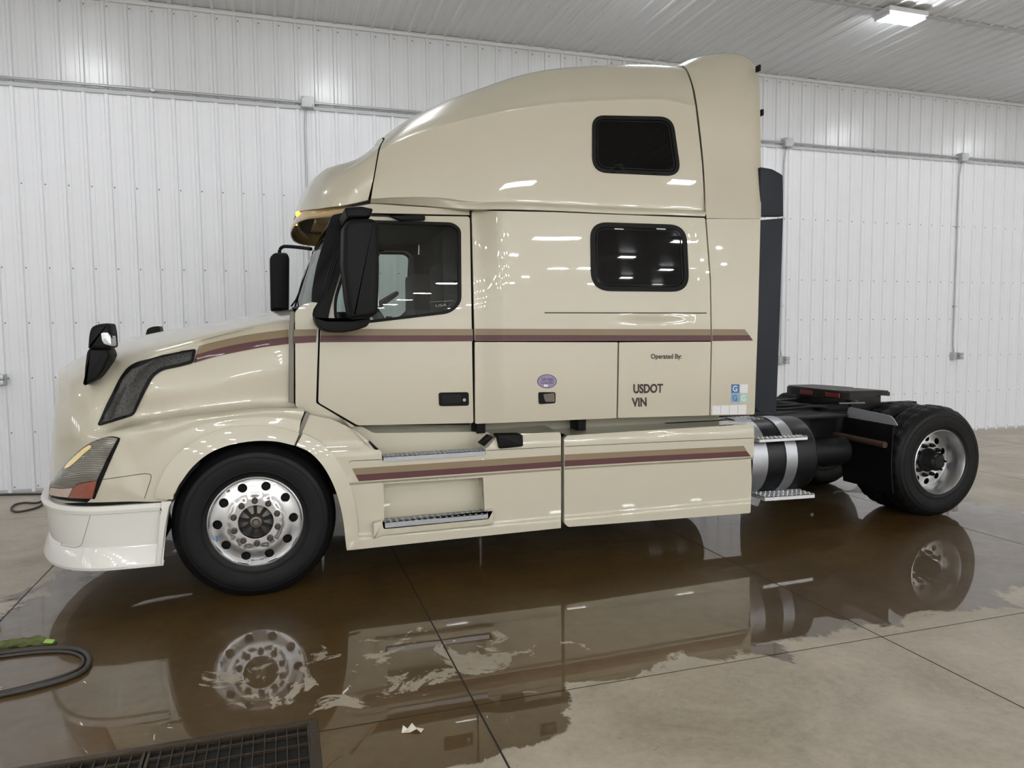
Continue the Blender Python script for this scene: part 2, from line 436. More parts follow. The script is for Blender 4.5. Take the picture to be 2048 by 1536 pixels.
def tube_data(path, r, seg=10, cap=True):
    V = []; F = []; n = len(path); path = [Vector(p) for p in path]
    up = Vector((0, 0, 1))
    for i, p in enumerate(path):
        t = (path[min(n-1, i+1)]-path[max(0, i-1)]).normalized()
        a = t.cross(up if abs(t.z) < .95 else Vector((1, 0, 0))).normalized(); b = t.cross(a)
        rad = r[i] if isinstance(r, (list, tuple)) else r
        for k in range(seg): V.append(p+a*math.cos(2*pi*k/seg)*rad+b*math.sin(2*pi*k/seg)*rad)
    for i in range(n-1):
        for k in range(seg):
            F.append([i*seg+k, i*seg+(k+1) % seg, (i+1)*seg+(k+1) % seg, (i+1)*seg+k])
    if cap: F.append(list(range(seg))[::-1]); F.append([(n-1)*seg+k for k in range(seg)])
    return V, F
def tube(name, path, r, mt, parent=None, seg=10):
    V, F = tube_data(path, r, seg); return mk(name, V, F, mt, parent, sharp=50)
def extr(name, pts, y0, y1, mt, parent, bev=.012, mirror=False, rows=3):
    """solid with an outline traced in the photo on plane y0, going back to y1, rounded near edge"""
    base = [P(px, py, y0) for px, py in pts]; n = len(base)
    def inset(d):
        out = []
        for i in range(n):
            a, p, c = base[i-1], base[i], base[(i+1) % n]
            e1 = (p-a); e2 = (c-p); e1 = Vector((e1.x, e1.z)).normalized() if e1.length > 1e-6 else Vector((1, 0)); e2 = Vector((e2.x, e2.z)).normalized() if e2.length > 1e-6 else e1
            nn = Vector((-(e1.y+e2.y), e1.x+e2.x)); nn = nn.normalized() if nn.length > 1e-6 else Vector((0, 0))
            out.append((p.x+sgn*nn.x*d, p.z+sgn*nn.y*d))
        return out
    area = sum(base[i-1].x*base[i].z-base[i].x*base[i-1].z for i in range(n)); sgn = 1 if area > 0 else -1
    rings = []
    for k in range(rows+1):
        a = pi/2*k/rows; rings.append(([(x, z) for x, z in inset(bev*(1-math.sin(a)))], y0+bev*(1-math.cos(a))))
    rings.append(([(p.x, p.z) for p in base], y1))
    V = []; F = []
    for rg, y in rings: V += [Vector((x, y, z)) for x, z in rg]
    for k in range(len(rings)-1):
        for i in range(n):
            j = (i+1) % n; F.append([k*n+i, k*n+j, (k+1)*n+j, (k+1)*n+i])
    F.append(list(range(n))[::-1]); F.append([(len(rings)-1)*n+i for i in range(n)])
    if sgn < 0: F = [f[::-1] for f in F]
    F = [f[::-1] for f in F]
    o = mk(name, V, F, mt, parent, sharp=38)
    if mirror: return [o, mk(name, [mir(v) for v in V], [f[::-1] for f in F], mt, parent, sharp=38)]
    return o
def lathe_data(prof, cx, cz, seg=96):
    """prof: (radius, y) pairs, axis along Y through (cx, cz)"""
    V = []; F = []; n = len(prof)
    for k in range(seg):
        a = 2*pi*k/seg
        for r, y in prof: V.append(Vector((cx+r*math.cos(a), y, cz+r*math.sin(a))))
    for k in range(seg):
        k2 = (k+1) % seg
        for i in range(n-1): F.append([k*n+i, k*n+i+1, k2*n+i+1, k2*n+i])
    return V, F
def mirp(V, F): return [mir(v) for v in V], [f[::-1] for f in F]
# ================================================================== THE ROOM
WY = 9.39; WTOP = 5.50; WSEAM = 4.47; RP = .2286
RX0 = -2.6105-.042                       # a rib centre
XL, XR, YB = RX0-RP*.5-.9144*9, RX0-RP*.5+.9144*24, -23.0
# ---- ribbed panels: one mesh for a 4-rib sheet, copied along the wall
def rib_section():
    s = []
    for k in range(4):
        c = RP*(k+.5)
        s += [(c-.098, 0), (c-.074, 0), (c-.071, -.003), (c-.064, -.003), (c-.061, 0), (c-.027, 0), (c-.015, -.019), (c+.015, -.019), (c+.027, 0), (c+.061, 0), (c+.064, -.003), (c+.071, -.003), (c+.074, 0)]
    return [(0, 0)]+s+[(.9144, 0)]
def sheet_mesh(name, L, mt):
    s = rib_section(); V = []; F = []
    for x, y in s: V += [(x, y, 0), (x, y, L)]
    for i in range(len(s)-1): F.append([2*i, 2*i+2, 2*i+3, 2*i+1])
    n = len(V); V += [(s[0][0], .004, 0), (s[-1][0], .004, 0), (s[-1][0], .004, L), (s[0][0], .004, L)]
    F += [[n, n+3, n+2, n+1], [0, n, n+1, 2*len(s)-2], [0, 1, n+3, n]]
    me = bpy.data.meshes.new(name); me.from_pydata(V, [], F); me.materials.append(mt); return me
wall_back = box('wall_back', (XL-.2, WY+.03, -.2), (XR+.2, WY+.2, WTOP+.25), M_TRIM)
tag(wall_back, 'white ribbed metal wall behind the truck', kind='structure')
low = sheet_mesh('wall_panel', WSEAM, M_PVC); up = sheet_mesh('upper_wall_panel', WTOP-WSEAM-.01, M_STEELW)
for k in range(33):
    x = XL+.9144*k
    for nm, me, z, y in (('wall_panel', low, 0, WY), ('upper_wall_panel', up, WSEAM+.01, WY+.012)):
        o = link(nm, me, wall_back); o.matrix_parent_inverse = Matrix.Identity(4); o.location = (x, y, z)
# screw heads, far too small to pick apart
def screws():
    bm = bmesh.new()
    for h, rs in ((3.411, 1), (2.496, 1), (1.888, 1), (1.2786, 1), (.6716, 1), (.06, 1), (5.40, 1)):
        for k in range(-14, 88):
            x = -2.6105+RP*k
            if x < XL+.05 or x > XR-.05: continue
            y = WY if h < WSEAM else WY+.012
            vs = [bm.verts.new((x+.0065*math.cos(a*pi/3), y-.006, h+.0065*math.sin(a*pi/3))) for a in range(6)]
            v2 = [bm.verts.new((v.co.x+(v.co.x-x)*.35, y-.0004, v.co.z+(v.co.z-h)*.35)) for v in vs]
            bm.faces.new(vs[::-1])
            for a in range(6): bm.faces.new((vs[a], vs[(a+1) % 6], v2[(a+1) % 6], v2[a]))
    return bm
o = from_bm('screws', screws(), M_SCREW, wall_back); o['kind'] = 'stuff'
# ledge under the conduit, base flashing and cornice
t = box('trim_1', (XL, WY-.028, WSEAM-.03), (XR, WY+.03, WSEAM+.012), M_LEDGE, None, .004); tag(t, 'grey ledge flashing running along the wall under the conduit', kind='structure')
t = box('trim_2', (XL, WY-.024, WTOP-.055), (XR, WY+.03, WTOP-.004), M_TRIM, None, .005); tag(t, 'white corner trim where wall meets ceiling', kind='structure')
t = box('baseboard_back', (XL, WY-.012, .0), (XR, WY+.02, .035), M_LEDGE, None, .003); tag(t, 'thin base flashing at the foot of the ribbed wall', kind='structure')
# ---- ceiling
ceil_ = box('ceiling', (XL-.2, YB-.2, WTOP+.03), (XR+.2, WY+.02, WTOP+.2), M_CEIL); tag(ceil_, 'white ribbed metal ceiling', kind='structure')
CS = 7.14
for nm, y0, y1 in (('ceiling_panel', CS, WY), ('ceiling_panel', 2.3, CS), ('ceiling_panel', -4.0, 2.3)):
    L = y1-y0-.006; me = sheet_mesh(nm, L, M_CEIL)
    for k in range(33):
        o = link(nm, me, ceil_); o.matrix_parent_inverse = Matrix.Identity(4)
        o.rotation_euler = (pi/2, 0, 0); o.location = (XL+.9144*k, y1, WTOP)
t = box('trim_3', (XL, CS-.03, WTOP-.024), (XR, CS+.03, WTOP+.02), M_LEDGE, ceil_, .004); t.name = 'lap_strip'
def cscrews():
    bm = bmesh.new()
    for y in (8.2, CS-.06, CS+.06, 6.0, 5.0):
        for k in range(-14, 88):
            x = RX0+.05+RP*k
            vs = [bm.verts.new((x+.007*math.cos(a*pi/3), y+.007*math.sin(a*pi/3), WTOP-.006)) for a in range(6)]
            bm.faces.new(vs)
    return bm
o = from_bm('ceiling_screws', cscrews(), M_SCREW, ceil_); o['kind'] = 'stuff'
# ---- the other walls
wl = box('wall_left', (XL-.2, YB, -.2), (XL, WY+.03, WTOP+.1), M_WALLP); tag(wl, 'white end wall with an overhead door', kind='structure')
wr = box('wall_right', (XR, YB, -.2), (XR+.2, WY+.03, WTOP+.1), M_WALLP); tag(wr, 'white end wall beyond the rear of the truck', kind='structure')
wf = box('wall_front', (XL, YB-.2, -.2), (XR, YB, WTOP+.1), M_WALLP); tag(wf, 'white wall behind the camera', kind='structure')
for n_, (ya, yb) in enumerate(((3.4, 8.2), (-3.2, 1.6))):
    d1 = box('door_%d' % (n_+1), (XL+.005, ya, 0), (XL+.06, yb, 4.2), M_DOORP, None, .006); tag(d1, 'white overhead door with a row of small windows, ' + ('near the ribbed wall' if n_ == 0 else 'further from the ribbed wall'), kind='structure')
    for k in range(4): box('door_rail', (XL+.05, ya, .84*(k+1)-.012), (XL+.072, yb, .84*(k+1)+.012), M_LEDGE, d1)
    for k in range(4): box('window_pane', (XL+.055, ya+.35+1.1*k, 1.85), (XL+.075, ya+1.0+1.1*k, 2.35), M_DAY, d1, .004)
# ---- floor: slabs with sawn joints
fl = box('floor', (XL-.2, YB-.2, -.4), (XR+.2, WY+.1, -.02), M_DARK); tag(fl, 'wet concrete floor with sawn joints', kind='structure')
JX = [XL-.1]+[-1.675-2.44*k for k in range(3, 0, -1)]+[-1.675, .84, 3.232, 5.69]+[5.69+2.44*k for k in range(1, 6)]+[XR+.1]
JX = sorted(x for x in JX if XL-.2 <= x <= XR+.2)
JY = [YB-.1, -16.2, -11.3, -6.43, -1.6, 3.225, 8.04, WY+.05]
GR = (-2.75, .125, 2.80, 3.345)            # drain cut-out x0, x1, y0, y1
for i in range(len(JX)-1):
    for j in range(len(JY)-1):
        g = .005; x0, x1, y0, y1 = JX[i]+g, JX[i+1]-g, JY[j]+g, JY[j+1]-g
        if x1-x0 < .05 or y1-y0 < .05: continue
        parts = [(x0, x1, y0, y1)]
        if x0 < GR[1] and x1 > GR[0] and y0 < GR[3] and y1 > GR[2]:
            parts = []
            a0, a1 = max(x0, GR[0]), min(x1, GR[1]); b0, b1 = max(y0, GR[2]), min(y1, GR[3])
            parts = [(x0, a0, y0, y1), (a1, x1, y0, y1), (a0, a1, y0, b0), (a0, a1, b1, y1)]
        bm = bmesh.new()
        for q in parts:
            if q[1]-q[0] > .001 and q[3]-q[2] > .001: add_box(bm, (q[0], q[2], -.05), (q[1], q[3], 0))
        from_bm('concrete_slab', bm, M_FLOOR, fl)
for x in JX[1:-1]:
    for y0, y1 in ((YB, GR[2]), (GR[3], WY)) if GR[0] < x < GR[1] else ((YB, WY),): box('joint_filler', (x-.0055, y0, -.03), (x+.0055, y1, -.0015), M_JOINT, fl)
for y in JY[1:-1]:
    for x0, x1 in ((XL, GR[0]), (GR[1], XR)) if GR[2] < y < GR[3] else ((XL, XR),): box('joint_filler', (x0, y-.0055, -.03), (x1, y+.0055, -.0015), M_JOINT, fl)
# ---- trench drain
pit = box('drain_pit', (GR[0], GR[2], -.3), (GR[1], GR[3], -.22), M_PIT, fl)
for nm, lo, hi in (('pit_side', (GR[0], GR[3]-.004, -.3), (GR[1], GR[3]+.02, -.03)), ('pit_side', (GR[1]-.004, GR[2], -.3), (GR[1]+.02, GR[3], -.03))):
    box(nm, lo, hi, M_PIT, fl)
def grate(x0, x1, label):
    t = empty('drain_grate', ((x0+x1)/2, (GR[2]+GR[3])/2, -.05), label, 'drain grate', 'iron grates over the trench drain')
    y0, y1 = GR[2]+.03, GR[3]-.035; n = int(round((x1-x0)/.0475)); sx = (x1-x0)/n
    for k in range(n+1):
        wb = .012 if k in (0, n) else .0045
        x = x0+sx*k; box('grate_bar', (x-wb/2, y0, -.04), (x+wb/2, y1, -.004), M_GRATE, t)
    for y in (y0, y0+.11, y0+.22, y0+.33, y0+.42, y1):
        box('cross_bar', (x0-.006, y-.0035, -.03), (x1+.006, y+.0035, -.007), M_GRATE, t)
grate(-.565, .082, 'rusty iron drain grate lying at the end of the trench')
grate(-1.23, -.585, 'rusty iron drain grate second from the end of the trench')
grate(-1.895, -1.25, 'rusty iron drain grate third from the end of the trench')
grate(-2.72, -1.915, 'rusty iron drain grate at the far end of the trench')
for lo, hi in (((GR[0], GR[3]-.035, -.06), (GR[1], GR[3]-.001, .003)), ((GR[1]-.04, GR[2], -.06), (GR[1]-.001, GR[3]-.035, .003)), ((GR[0], GR[2]+.001, -.06), (GR[1]-.04, GR[2]+.03, .003))):
    box('drain_frame_bar', lo, hi, M_GRATE, fl, .003)
# ---- conduit, boxes and outlets on the wall
CZ = 4.513; CYW = WY-.05
cd = empty('electrical_conduit', (4, CYW, CZ), 'long horizontal galvanised conduit along the white wall', 'conduit')
ends = [XL, .437-.077, .437+.077, 7.327-.077, 7.327+.077, 10.741-.077, 10.741+.077, XR]
for a, b in zip(ends[0::2], ends[1::2]):
    V, Fc = tube_data([(a, CYW, CZ), (b, CYW, CZ)], .0155, 12); mk('pipe', V, Fc, M_CONDUIT, cd, sharp=60)
for x in (-4.2, -1.25, 1.9, 4.9, 8.95, 12.5): box('strap', (x-.02, CYW-.018, CZ-.02), (x+.02, WY-.018, CZ+.02), M_CONDUIT, cd, .003)
for x, lab, zb in ((.437, 'grey junction box on the conduit above the truck cab', 1.28), (7.327, 'grey junction box on the conduit just behind the sleeper roof', 1.28), (10.741, 'grey junction box on the conduit above the right drop pipe', 1.28)):
    t = empty('junction_box', (x, WY, CZ), lab, 'junction box')
    box('box_body', (x-.075, WY-.10, CZ-.065), (x+.075, WY-.005, CZ+.065), M_BOX, t, .006)
    box('cover_plate', (x-.07, WY-.108, CZ-.06), (x+.07, WY-.099, CZ+.06), M_BOX, t, .003)
    for sx, sz in ((-.055, .045), (.055, -.045)): box('cover_screw', (x+sx-.006, WY-.112, CZ+sz-.006), (x+sx+.006, WY-.107, CZ+sz+.006), M_SCREW, t)
    t = empty('drop_conduit', (x, WY-.04, zb+.06), {.437: 'thin vertical conduit coming down behind the cab roof', 7.327: 'thin vertical conduit coming down behind the black extender', 10.741: 'thin vertical conduit coming down to the outlet on the right'}[x], 'conduit')
    V, Fc = tube_data([(x-.02, WY-.052, CZ-.07), (x-.025, WY-.05, CZ-.12), (x-.035, WY-.03, CZ-.3), (x-.035, WY-.03, zb+.16), (x-.045, WY-.05, zb+.06)], .0115, 10); mk('pipe', V, Fc, M_CONDUIT, t)
    for z in (3.4, 2.1): box('strap', (x-.06, WY-.044, z-.012), (x-.01, WY+.002, z+.012), M_CONDUIT, t, .002)
for x, lab in ((10.74, 'grey electrical outlet with flip covers below the right drop conduit'), (7.308, 'grey electrical outlet with flip covers beside the black extender'), (-2.905, 'grey electrical outlet on the wall ahead of the truck nose')):
    t = empty('outlet', (x, WY, 1.28), lab, 'outlet')
    z = 1.28 if x > 0 else 1.27
    box('outlet_box', (x-.075, WY-.085, z-.06), (x+.055, WY-.002, z+.06), M_BOX, t, .008)
    box('flip_cover', (x-.01, WY-.15, z+.003), (x+.06, WY-.083, z+.055), M_CONDUIT, t, .008)
    box('flip_cover', (x-.01, WY-.15, z-.055), (x+.06, WY-.083, z-.003), M_CONDUIT, t, .008)
# ---- ceiling lamps
for j, y in enumerate((7.11, -1.5, -7.0, -10.2, -13.4, -16.6, -19.8)):
    for k in range(-5, 5):
        x = 7.14+3.15*k
        t = empty('ceiling_light', (x, y, WTOP-.1), 'glowing white ceiling light above the rear of the truck' if (j == 0 and k == 0) else 'white high bay light on the ceiling lap strip' if j == 0 else 'white high bay light of a row further from the ribbed wall', 'ceiling light', 'ceiling lights along the lap strip' if j == 0 else 'ceiling lights of the other rows')
        box('housing', (x-.29, y-.13, WTOP-.085), (x+.29, y+.13, WTOP-.026), M_LAMPBODY, t, .008)
        box('lens', (x-.25, y-.095, WTOP-.118), (x+.25, y+.095, WTOP-.086), M_LENSW if j < 2 else M_LENS, t)
        for s in (-1, 1): box('end_cap', (x+s*.27-.012, y-.11, WTOP-.12), (x+s*.27+.012, y+.11, WTOP-.086), M_LAMPBODY, t, .004)
# ================================================================== THE TRUCK
TRK = empty('semi_truck', (2.6, CY, 0), 'cream single axle sleeper semi truck with tan and maroon stripes on wet floor', 'truck')
def S_body(X, Z):
    k = sm(1.36, 1.58, X); b = lerp(5.09, 5.03, k)
    b += lerp(.095, .03, k)*(max(Z-1.8, 0)/.8)**1.7
    b += .022*(max(1.45-Z, 0)/.4)**2
    b += .035*sm(3.15, 3.9, X)
    # shallow dish round the lower sleeper window
    t = 1.80+.03*(X-1.5)
    b += .010*k*sm(t-.012, t+.012, Z)*sm(1.55, 2.1, X)*(1-sm(3.10, 3.13, X))
    return b
# ---------------------------------------------------------------- hood
def crow(*c): return [P(*q) if len(q) == 3 else Vector(q[:3]) for q in c]
cols = []   # each column bottom -> top (px, py, y)
def col_(r0, rA, r2, r3, r4, r5, r6, ys):
    y0, yA, y2, y3, y4, y5, y6 = ys
    pts = [P(r0[0], r0[1], y0), P(rA[0], rA[1], yA), P((rA[0]*.6+r2[0]*.4), (rA[1]*.5+r2[1]*.5), lerp(yA, y2, .4)), P(r2[0], r2[1], y2), P(r3[0], r3[1], y3), P(r4[0], r4[1], y4), P(r5[0], r5[1], y5)]
    p5, p6 = pts[-1], P(r6[0], r6[1], y6)
    q = p5.lerp(p6, .28); q.z = lerp(p5.z, p6.z, .58); pts.append(q); pts.append(p6)
    c = Vector((p6.x, CY, p6.z+.003+.5*(CY-y6)*.02)); pts.append(c)
    cols.append(pts)
Y0 = (4.985, 4.98, 5.0, 5.135, 5.125, 5.185, 5.85)
col_((587, 890), (597, 867), (608, 819), (588, 805), (584, 720), (585, 655), (585, 619), Y0)
col_((552, 883), (560, 857), (560, 817), (545, 806), (540, 735), (540, 662), (540, 626), Y0)
col_((510, 882), (510, 852), (497, 821), (485, 809), (480, 745), (478, 672), (478, 637), Y0)
col_((460, 890), (456, 857), (435, 829), (425, 816), (415, 760), (412, 688), (412, 648), Y0)
col_((418, 907), (406, 874), (372, 836), (365, 823), (350, 770), (352, 705), (352, 659), Y0)
col_((385, 934), (360, 905), (320, 846), (312, 832), (295, 780), (300, 722), (300, 669), Y0)
col_((360, 967), (331, 938), (283, 853), (272, 839), (250, 792), (245, 745), (245, 683), (4.985, 4.98, 5.01, 5.13, 5.14, 5.22, 5.84))
col_((335, 1000), (300, 985), (243, 868), (228, 852), (206, 805), (203, 765), (200, 698), (4.985, 4.985, 5.02, 5.09, 5.13, 5.20, 5.82))
col_((255, 1003), (240, 975), (200, 885), (182, 862), (172, 820), (167, 783), (160, 716), (5.0, 5.0, 5.06, 5.10, 5.145, 5.22, 5.8))
col_((165, 1005), (160, 970), (148, 895), (138, 865), (134, 825), (134, 788), (132, 732), (5.12, 5.12, 5.18, 5.21, 5.255, 5.33, 5.8))
col_((100, 1003), (100, 960), (103, 895), (104.5, 865), (108, 825), (112, 790), (121, 743), (5.52, 5.50, 5.50, 5.50, 5.51, 5.56, 5.86))
xc = cols[-1]
cols.append([Vector((p.x-.035, CY, p.z)) for p in xc[:-1]]+[Vector((xc[-1].x, CY, xc[-1].z))])
cols[-1][-2] = Vector((xc[-2].x-.01, CY, xc[-2].z))
rows = [[c[i] for c in cols] for i in range(len(cols[0]))]
CREASE = [(205, 858), (222, 800), (262, 735), (305, 705), (360, 692), (395, 683)]
crease3 = [P(x, y, 5.14) for x, y in CREASE]
def hood_fn(p):
    if p.y > 5.5: return p
    # recess behind the nose crease, fading toward the cowl
    best = 9; side = 0
    for a, b in zip(crease3[:-1], crease3[1:]):
        A = (a.x, a.z); B = (b.x, b.z); d = segd((p.x, p.z), A, B)
        if d < best:
            best = d; side = (B[0]-A[0])*(p.z-A[1])-(B[1]-A[1])*(p.x-A[0])
    if side < 0 and p.z > crease3[0].z-.01:
        k = sm(0, .045, best)*(1-sm(.10, .55, best))*sm(crease3[0].z-.01, crease3[0].z+.06, p.z)
        return Vector((p.x, p.y+.035*k, p.z))
    return p
hood_g = net(rows, 150, 120, hood_fn)
lip = [Vector((p.x, p.y+.05, p.z)) for p in hood_g[0]]
back_lip = None
hood = grid_obj('hood', [lip]+hood_g, M_CREAM, TRK, sharp=55)
B_HOOD = bvh_of(hood)
# rolled rear edge of the hood
# flare round the front wheel arch
def sweep_flare(name, inner, outer, y, mt, parent, t=.03, mirror=True):
    n = len(inner); V = []; F = []
    for (a, b) in zip(inner, outer):
        pa, pb = P(a[0], a[1], y), P(b[0], b[1], y)
        V += [pa+Vector((0, .07, 0)), pa, pa.lerp(pb, .5)+Vector((0, .010, 0)), pb+Vector((0, .024, 0)), pb+Vector((0, t+.03, 0))]
    for i in range(n-1):
        for k in range(4): F.append([i*5+k, (i+1)*5+k, (i+1)*5+k+1, i*5+k+1])
    for i in (0, n-1): F.append([i*5+k for k in range(5)] if i else [i*5+4-k for k in range(5)])
    o = mk(name, V, F, mt, parent, sharp=45)
    if mirror: mk(name, *mirp(V, F), mt, parent, sharp=45)
    return o
arch_in = spl([(346, 999), (349, 985), (360, 967), (385, 934), (418, 907), (460, 890), (510, 882), (552, 883), (588, 891)], 6)
arch_out = spl([(309, 999), (312, 980), (331, 938), (360, 905), (406, 874), (456, 857), (510, 852), (560, 857), (599, 868)], 6)
arch_out = [cr1([Vector((*q, 0)) for q in arch_out], (len(arch_out)-1)*i/(len(arch_in)-1))[:2] for i in range(len(arch_in))]
sweep_flare('fender_flare', arch_in, arch_out, 4.942, M_CREAM, TRK)
# side vent
vent_ol = rr([(198, 851, 4), (214, 812, 20), (243, 758, 30), (262, 735, 30), (300, 718, 20), (345, 707, 20), (391, 699, 5), (386, 725, 6), (360, 732, 20), (325, 739, 20), (306, 752, 18), (288, 785, 20), (267, 830, 8)], 10, 4)
vent = decal('side_vent', vent_ol, B_HOOD, M_VENT, TRK, off=.012, step=6, thick=.02)
def shrink(poly, d):
    n = len(poly); a = sum(poly[i-1][0]*poly[i][1]-poly[i][0]*poly[i-1][1] for i in range(n)); s = 1 if a > 0 else -1; out = []
    for i in range(n):
        p, q, r = Vector(poly[i-1]), Vector(poly[i]), Vector(poly[(i+1) % n])
        e = (q-p).normalized()+(r-q).normalized(); e = e.normalized() if e.length > 1e-6 else Vector((1, 0)); out.append((q.x-s*e.y*d, q.y+s*e.x*d))
    return out
decal('vent_frame', shrink(vent_ol, -1.5), B_HOOD, M_BLACK, vent, off=.017, step=6, thick=.02, holes=[shrink(vent_ol, 4)])
# headlight
hl_ol = spl([(240, 876), (232, 873.5), (222, 873), (200, 878), (175, 890), (153, 907), (127, 933), (106, 962), (99, 985), (98, 991)], 4)+spl([(100, 994), (135, 1001), (187, 1005)], 3)+[(204, 962), (226, 911), (240, 880)]
hl = decal('headlight', hl_ol, B_HOOD, M_BLACK, TRK, off=.006, step=9, thick=.03)
lens_ol = spl([(237, 877), (222, 874.3), (201, 879.3), (176, 891.3), (154, 908.3), (128.5, 934), (108, 962), (103, 972)], 4)+spl([(106, 973), (130, 976), (150, 974), (162, 966), (196, 960)], 3)+[(219, 911)]
ln = decal('lens', lens_ol, B_HOOD, M_LENSH, hl, off=.014, step=8, thick=.01, bulge=.022)
decal('lamp_reflector', spl([(181, 890.5), (168, 898), (152, 912), (136, 928), (130, 937), (142, 932), (158, 918), (172, 905), (183, 896)], 3, True), bvh_of(ln), M_HLGLOW, hl, off=.005, step=5)
decal('turn_signal', spl([(105, 974), (128, 977), (149, 975)], 3)+spl([(140, 994), (120, 992), (101, 988)], 3), B_HOOD, M_HLWHITE, hl, off=.013, step=6, thick=.008)
decal('side_marker', spl([(151, 975), (163, 967), (196, 961)], 3)+[(187, 996), (142, 995)], B_HOOD, M_HLRED, hl, off=.015, step=6, thick=.01)
# fender access hatch: thin gap lines
decal('fender_hatch_gap', line(rr([(206, 959, 0), (290, 947, 0), (303, 949, 6), (302, 958, 6), (289, 997, 0)], 6, 3)[0:], 1.3), B_HOOD, M_GROOVE, hood, off=.0012, step=6)
# hood stripes
SCUR_T = [(398, 692), (430, 684), (480, 673), (530, 665), (577, 659.5)]
SCUR_M = [(392, 710), (430, 699), (480, 688), (530, 680), (577, 674)]
SCUR_B = [(388, 726), (430, 714), (480, 703), (530, 694), (577, 688)]
decal('tan_stripe', spl(SCUR_T, 4)+spl(SCUR_M, 4)[::-1], B_HOOD, M_TAN, hood, off=.004, step=5)
decal('maroon_stripe', spl(SCUR_M, 4)+spl(SCUR_B, 4)[::-1], B_HOOD, M_MAROON, hood, off=.004, step=5)
# inner fender and engine bay so the arch looks into darkness
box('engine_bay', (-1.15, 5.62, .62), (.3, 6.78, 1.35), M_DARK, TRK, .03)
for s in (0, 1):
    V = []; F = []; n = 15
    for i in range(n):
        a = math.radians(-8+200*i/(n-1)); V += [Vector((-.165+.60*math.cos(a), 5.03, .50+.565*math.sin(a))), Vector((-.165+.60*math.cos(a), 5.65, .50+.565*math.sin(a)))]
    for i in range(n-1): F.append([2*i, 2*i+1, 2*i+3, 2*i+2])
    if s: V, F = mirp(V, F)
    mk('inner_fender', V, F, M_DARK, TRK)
# ---------------------------------------------------------------- bumper
def plan_curve(a, b, xr, xc, n, N):
    """superellipse quarter from the side (xr, CY-b) to the centre (xc-a, CY)"""
    out = [(lerp(xr, xc, k/6), CY-b) for k in range(6)]
    for k in range(N+1):
        t = pi/2*k/N; out.append((xc-a*math.sin(t)**(2/n), CY-b*math.cos(t)**(2/n)))
    return out
def bumper_rows(rws, N=36):
    g = []
    for z, b, a, xr, zc in rws:
        pc = plan_curve(a, b, xr, -.95, 2.35, N); n = len(pc)
        g.append([Vector((x, y, lerp(z, zc, sm(-.95, -1.35, x)))) for x, y in pc])
    return g
BUM = [(.67, 1.10, .53, -.68, .66), (.695, 1.17, .585, -.675, .69), (.703, 1.20, .615, -.672, .70), (.700, 1.222, .638, -.672, .70), (.675, 1.232, .648, -.675, .675), (.655, 1.228, .643, -.678, .655), (.648, 1.208, .622, -.68, .648), (.60, 1.205, .620, -.69, .60), (.50, 1.203, .615, -.705, .50), (.44, 1.20, .605, -.712, .44), (.43, 1.206, .612, -.713, .43), (.38, 1.222, .632, -.718, .38), (.32, 1.236, .648, -.722, .32), (.302, 1.232, .644, -.722, .302), (.32, 1.17, .56, -.722, .32)]
bumper = grid_obj('front_bumper', bumper_rows(BUM), M_BUMPER, TRK, sharp=24, flip=True)
B_BUM = bvh_of(bumper)
extr('bumper_end_flare', [(343, 1003), (338, 1015), (329, 1062), (322, 1130), (310, 1131), (316, 1070), (321, 1025), (322, 1004)], 4.955, 5.06, M_BUMPER, TRK, .006, True)
decal('fog_panel_gap', line(rr([(181, 1030, 0), (168, 1075, 0), (163, 1091, 6), (152, 1096, 6), (120, 1090, 6)], 6, 3), 1.2), B_BUM, M_GREYTRIM, bumper, off=.001, step=6)
decal('scuff', [(320, 1016), (322, 1016), (324, 1022), (321, 1028), (320, 1026), (322, 1022)], bvh_of(bumper, *[o for o in TRK.children if o.name.startswith('bumper_end')]), M_DARK, bumper, off=.001, step=4)
# rubber line between hood and bumper
mk('hood_seal', *(lambda g: ([p for r in g for p in r], [[i*len(g[0])+j, i*len(g[0])+j+1, (i+1)*len(g[0])+j+1, (i+1)*len(g[0])+j] for i in range(len(g)-1) for j in range(len(g[0])-1)]))([hood_g[0][62:], [Vector((p.x*.98-.01, p.y+.02, p.z-.03)) for p in hood_g[0][62:]]]), M_DARK, TRK)
# ---------------------------------------------------------------- hood mirrors
def hood_mirror(mirror):
    f = mir if mirror else (lambda v: v)
    def solid(name, pts, y0, y1, mt, par, bev=.012):
        o = extr(name, pts, y0, y1, mt, par, bev)
        if mirror:
            me = o.data
            for v in me.vertices: v.co.y = 2*CY-v.co.y
            me.flip_normals()
        return o
    st = solid('hood_mirror', rr([(167, 772, 2), (169, 735, 5), (173, 704, 5), (178, 697, 3), (213, 697, 4), (219, 712, 4), (208, 738, 10), (196, 757, 8)], 5, 3), 5.10, 5.34, M_BLACK, TRK, .016)
    solid('mirror_shell', rr([(175, 697, 3), (177, 670, 8), (181, 654, 10), (196, 648, 6), (217, 646, 5), (221, 665, 5), (223, 695, 4), (210, 699, 3)], 5, 3), 5.07, 5.27, M_BLACK, st, .02)
    solid('mirror_face', rr([(201, 665, 3), (214, 663, 6), (222, 672, 6), (223.5, 693, 3), (208, 689, 6), (203, 682, 5)], 4, 3), 5.062, 5.20, M_MIRROR, st, .006)
hood_mirror(False); hood_mirror(True)
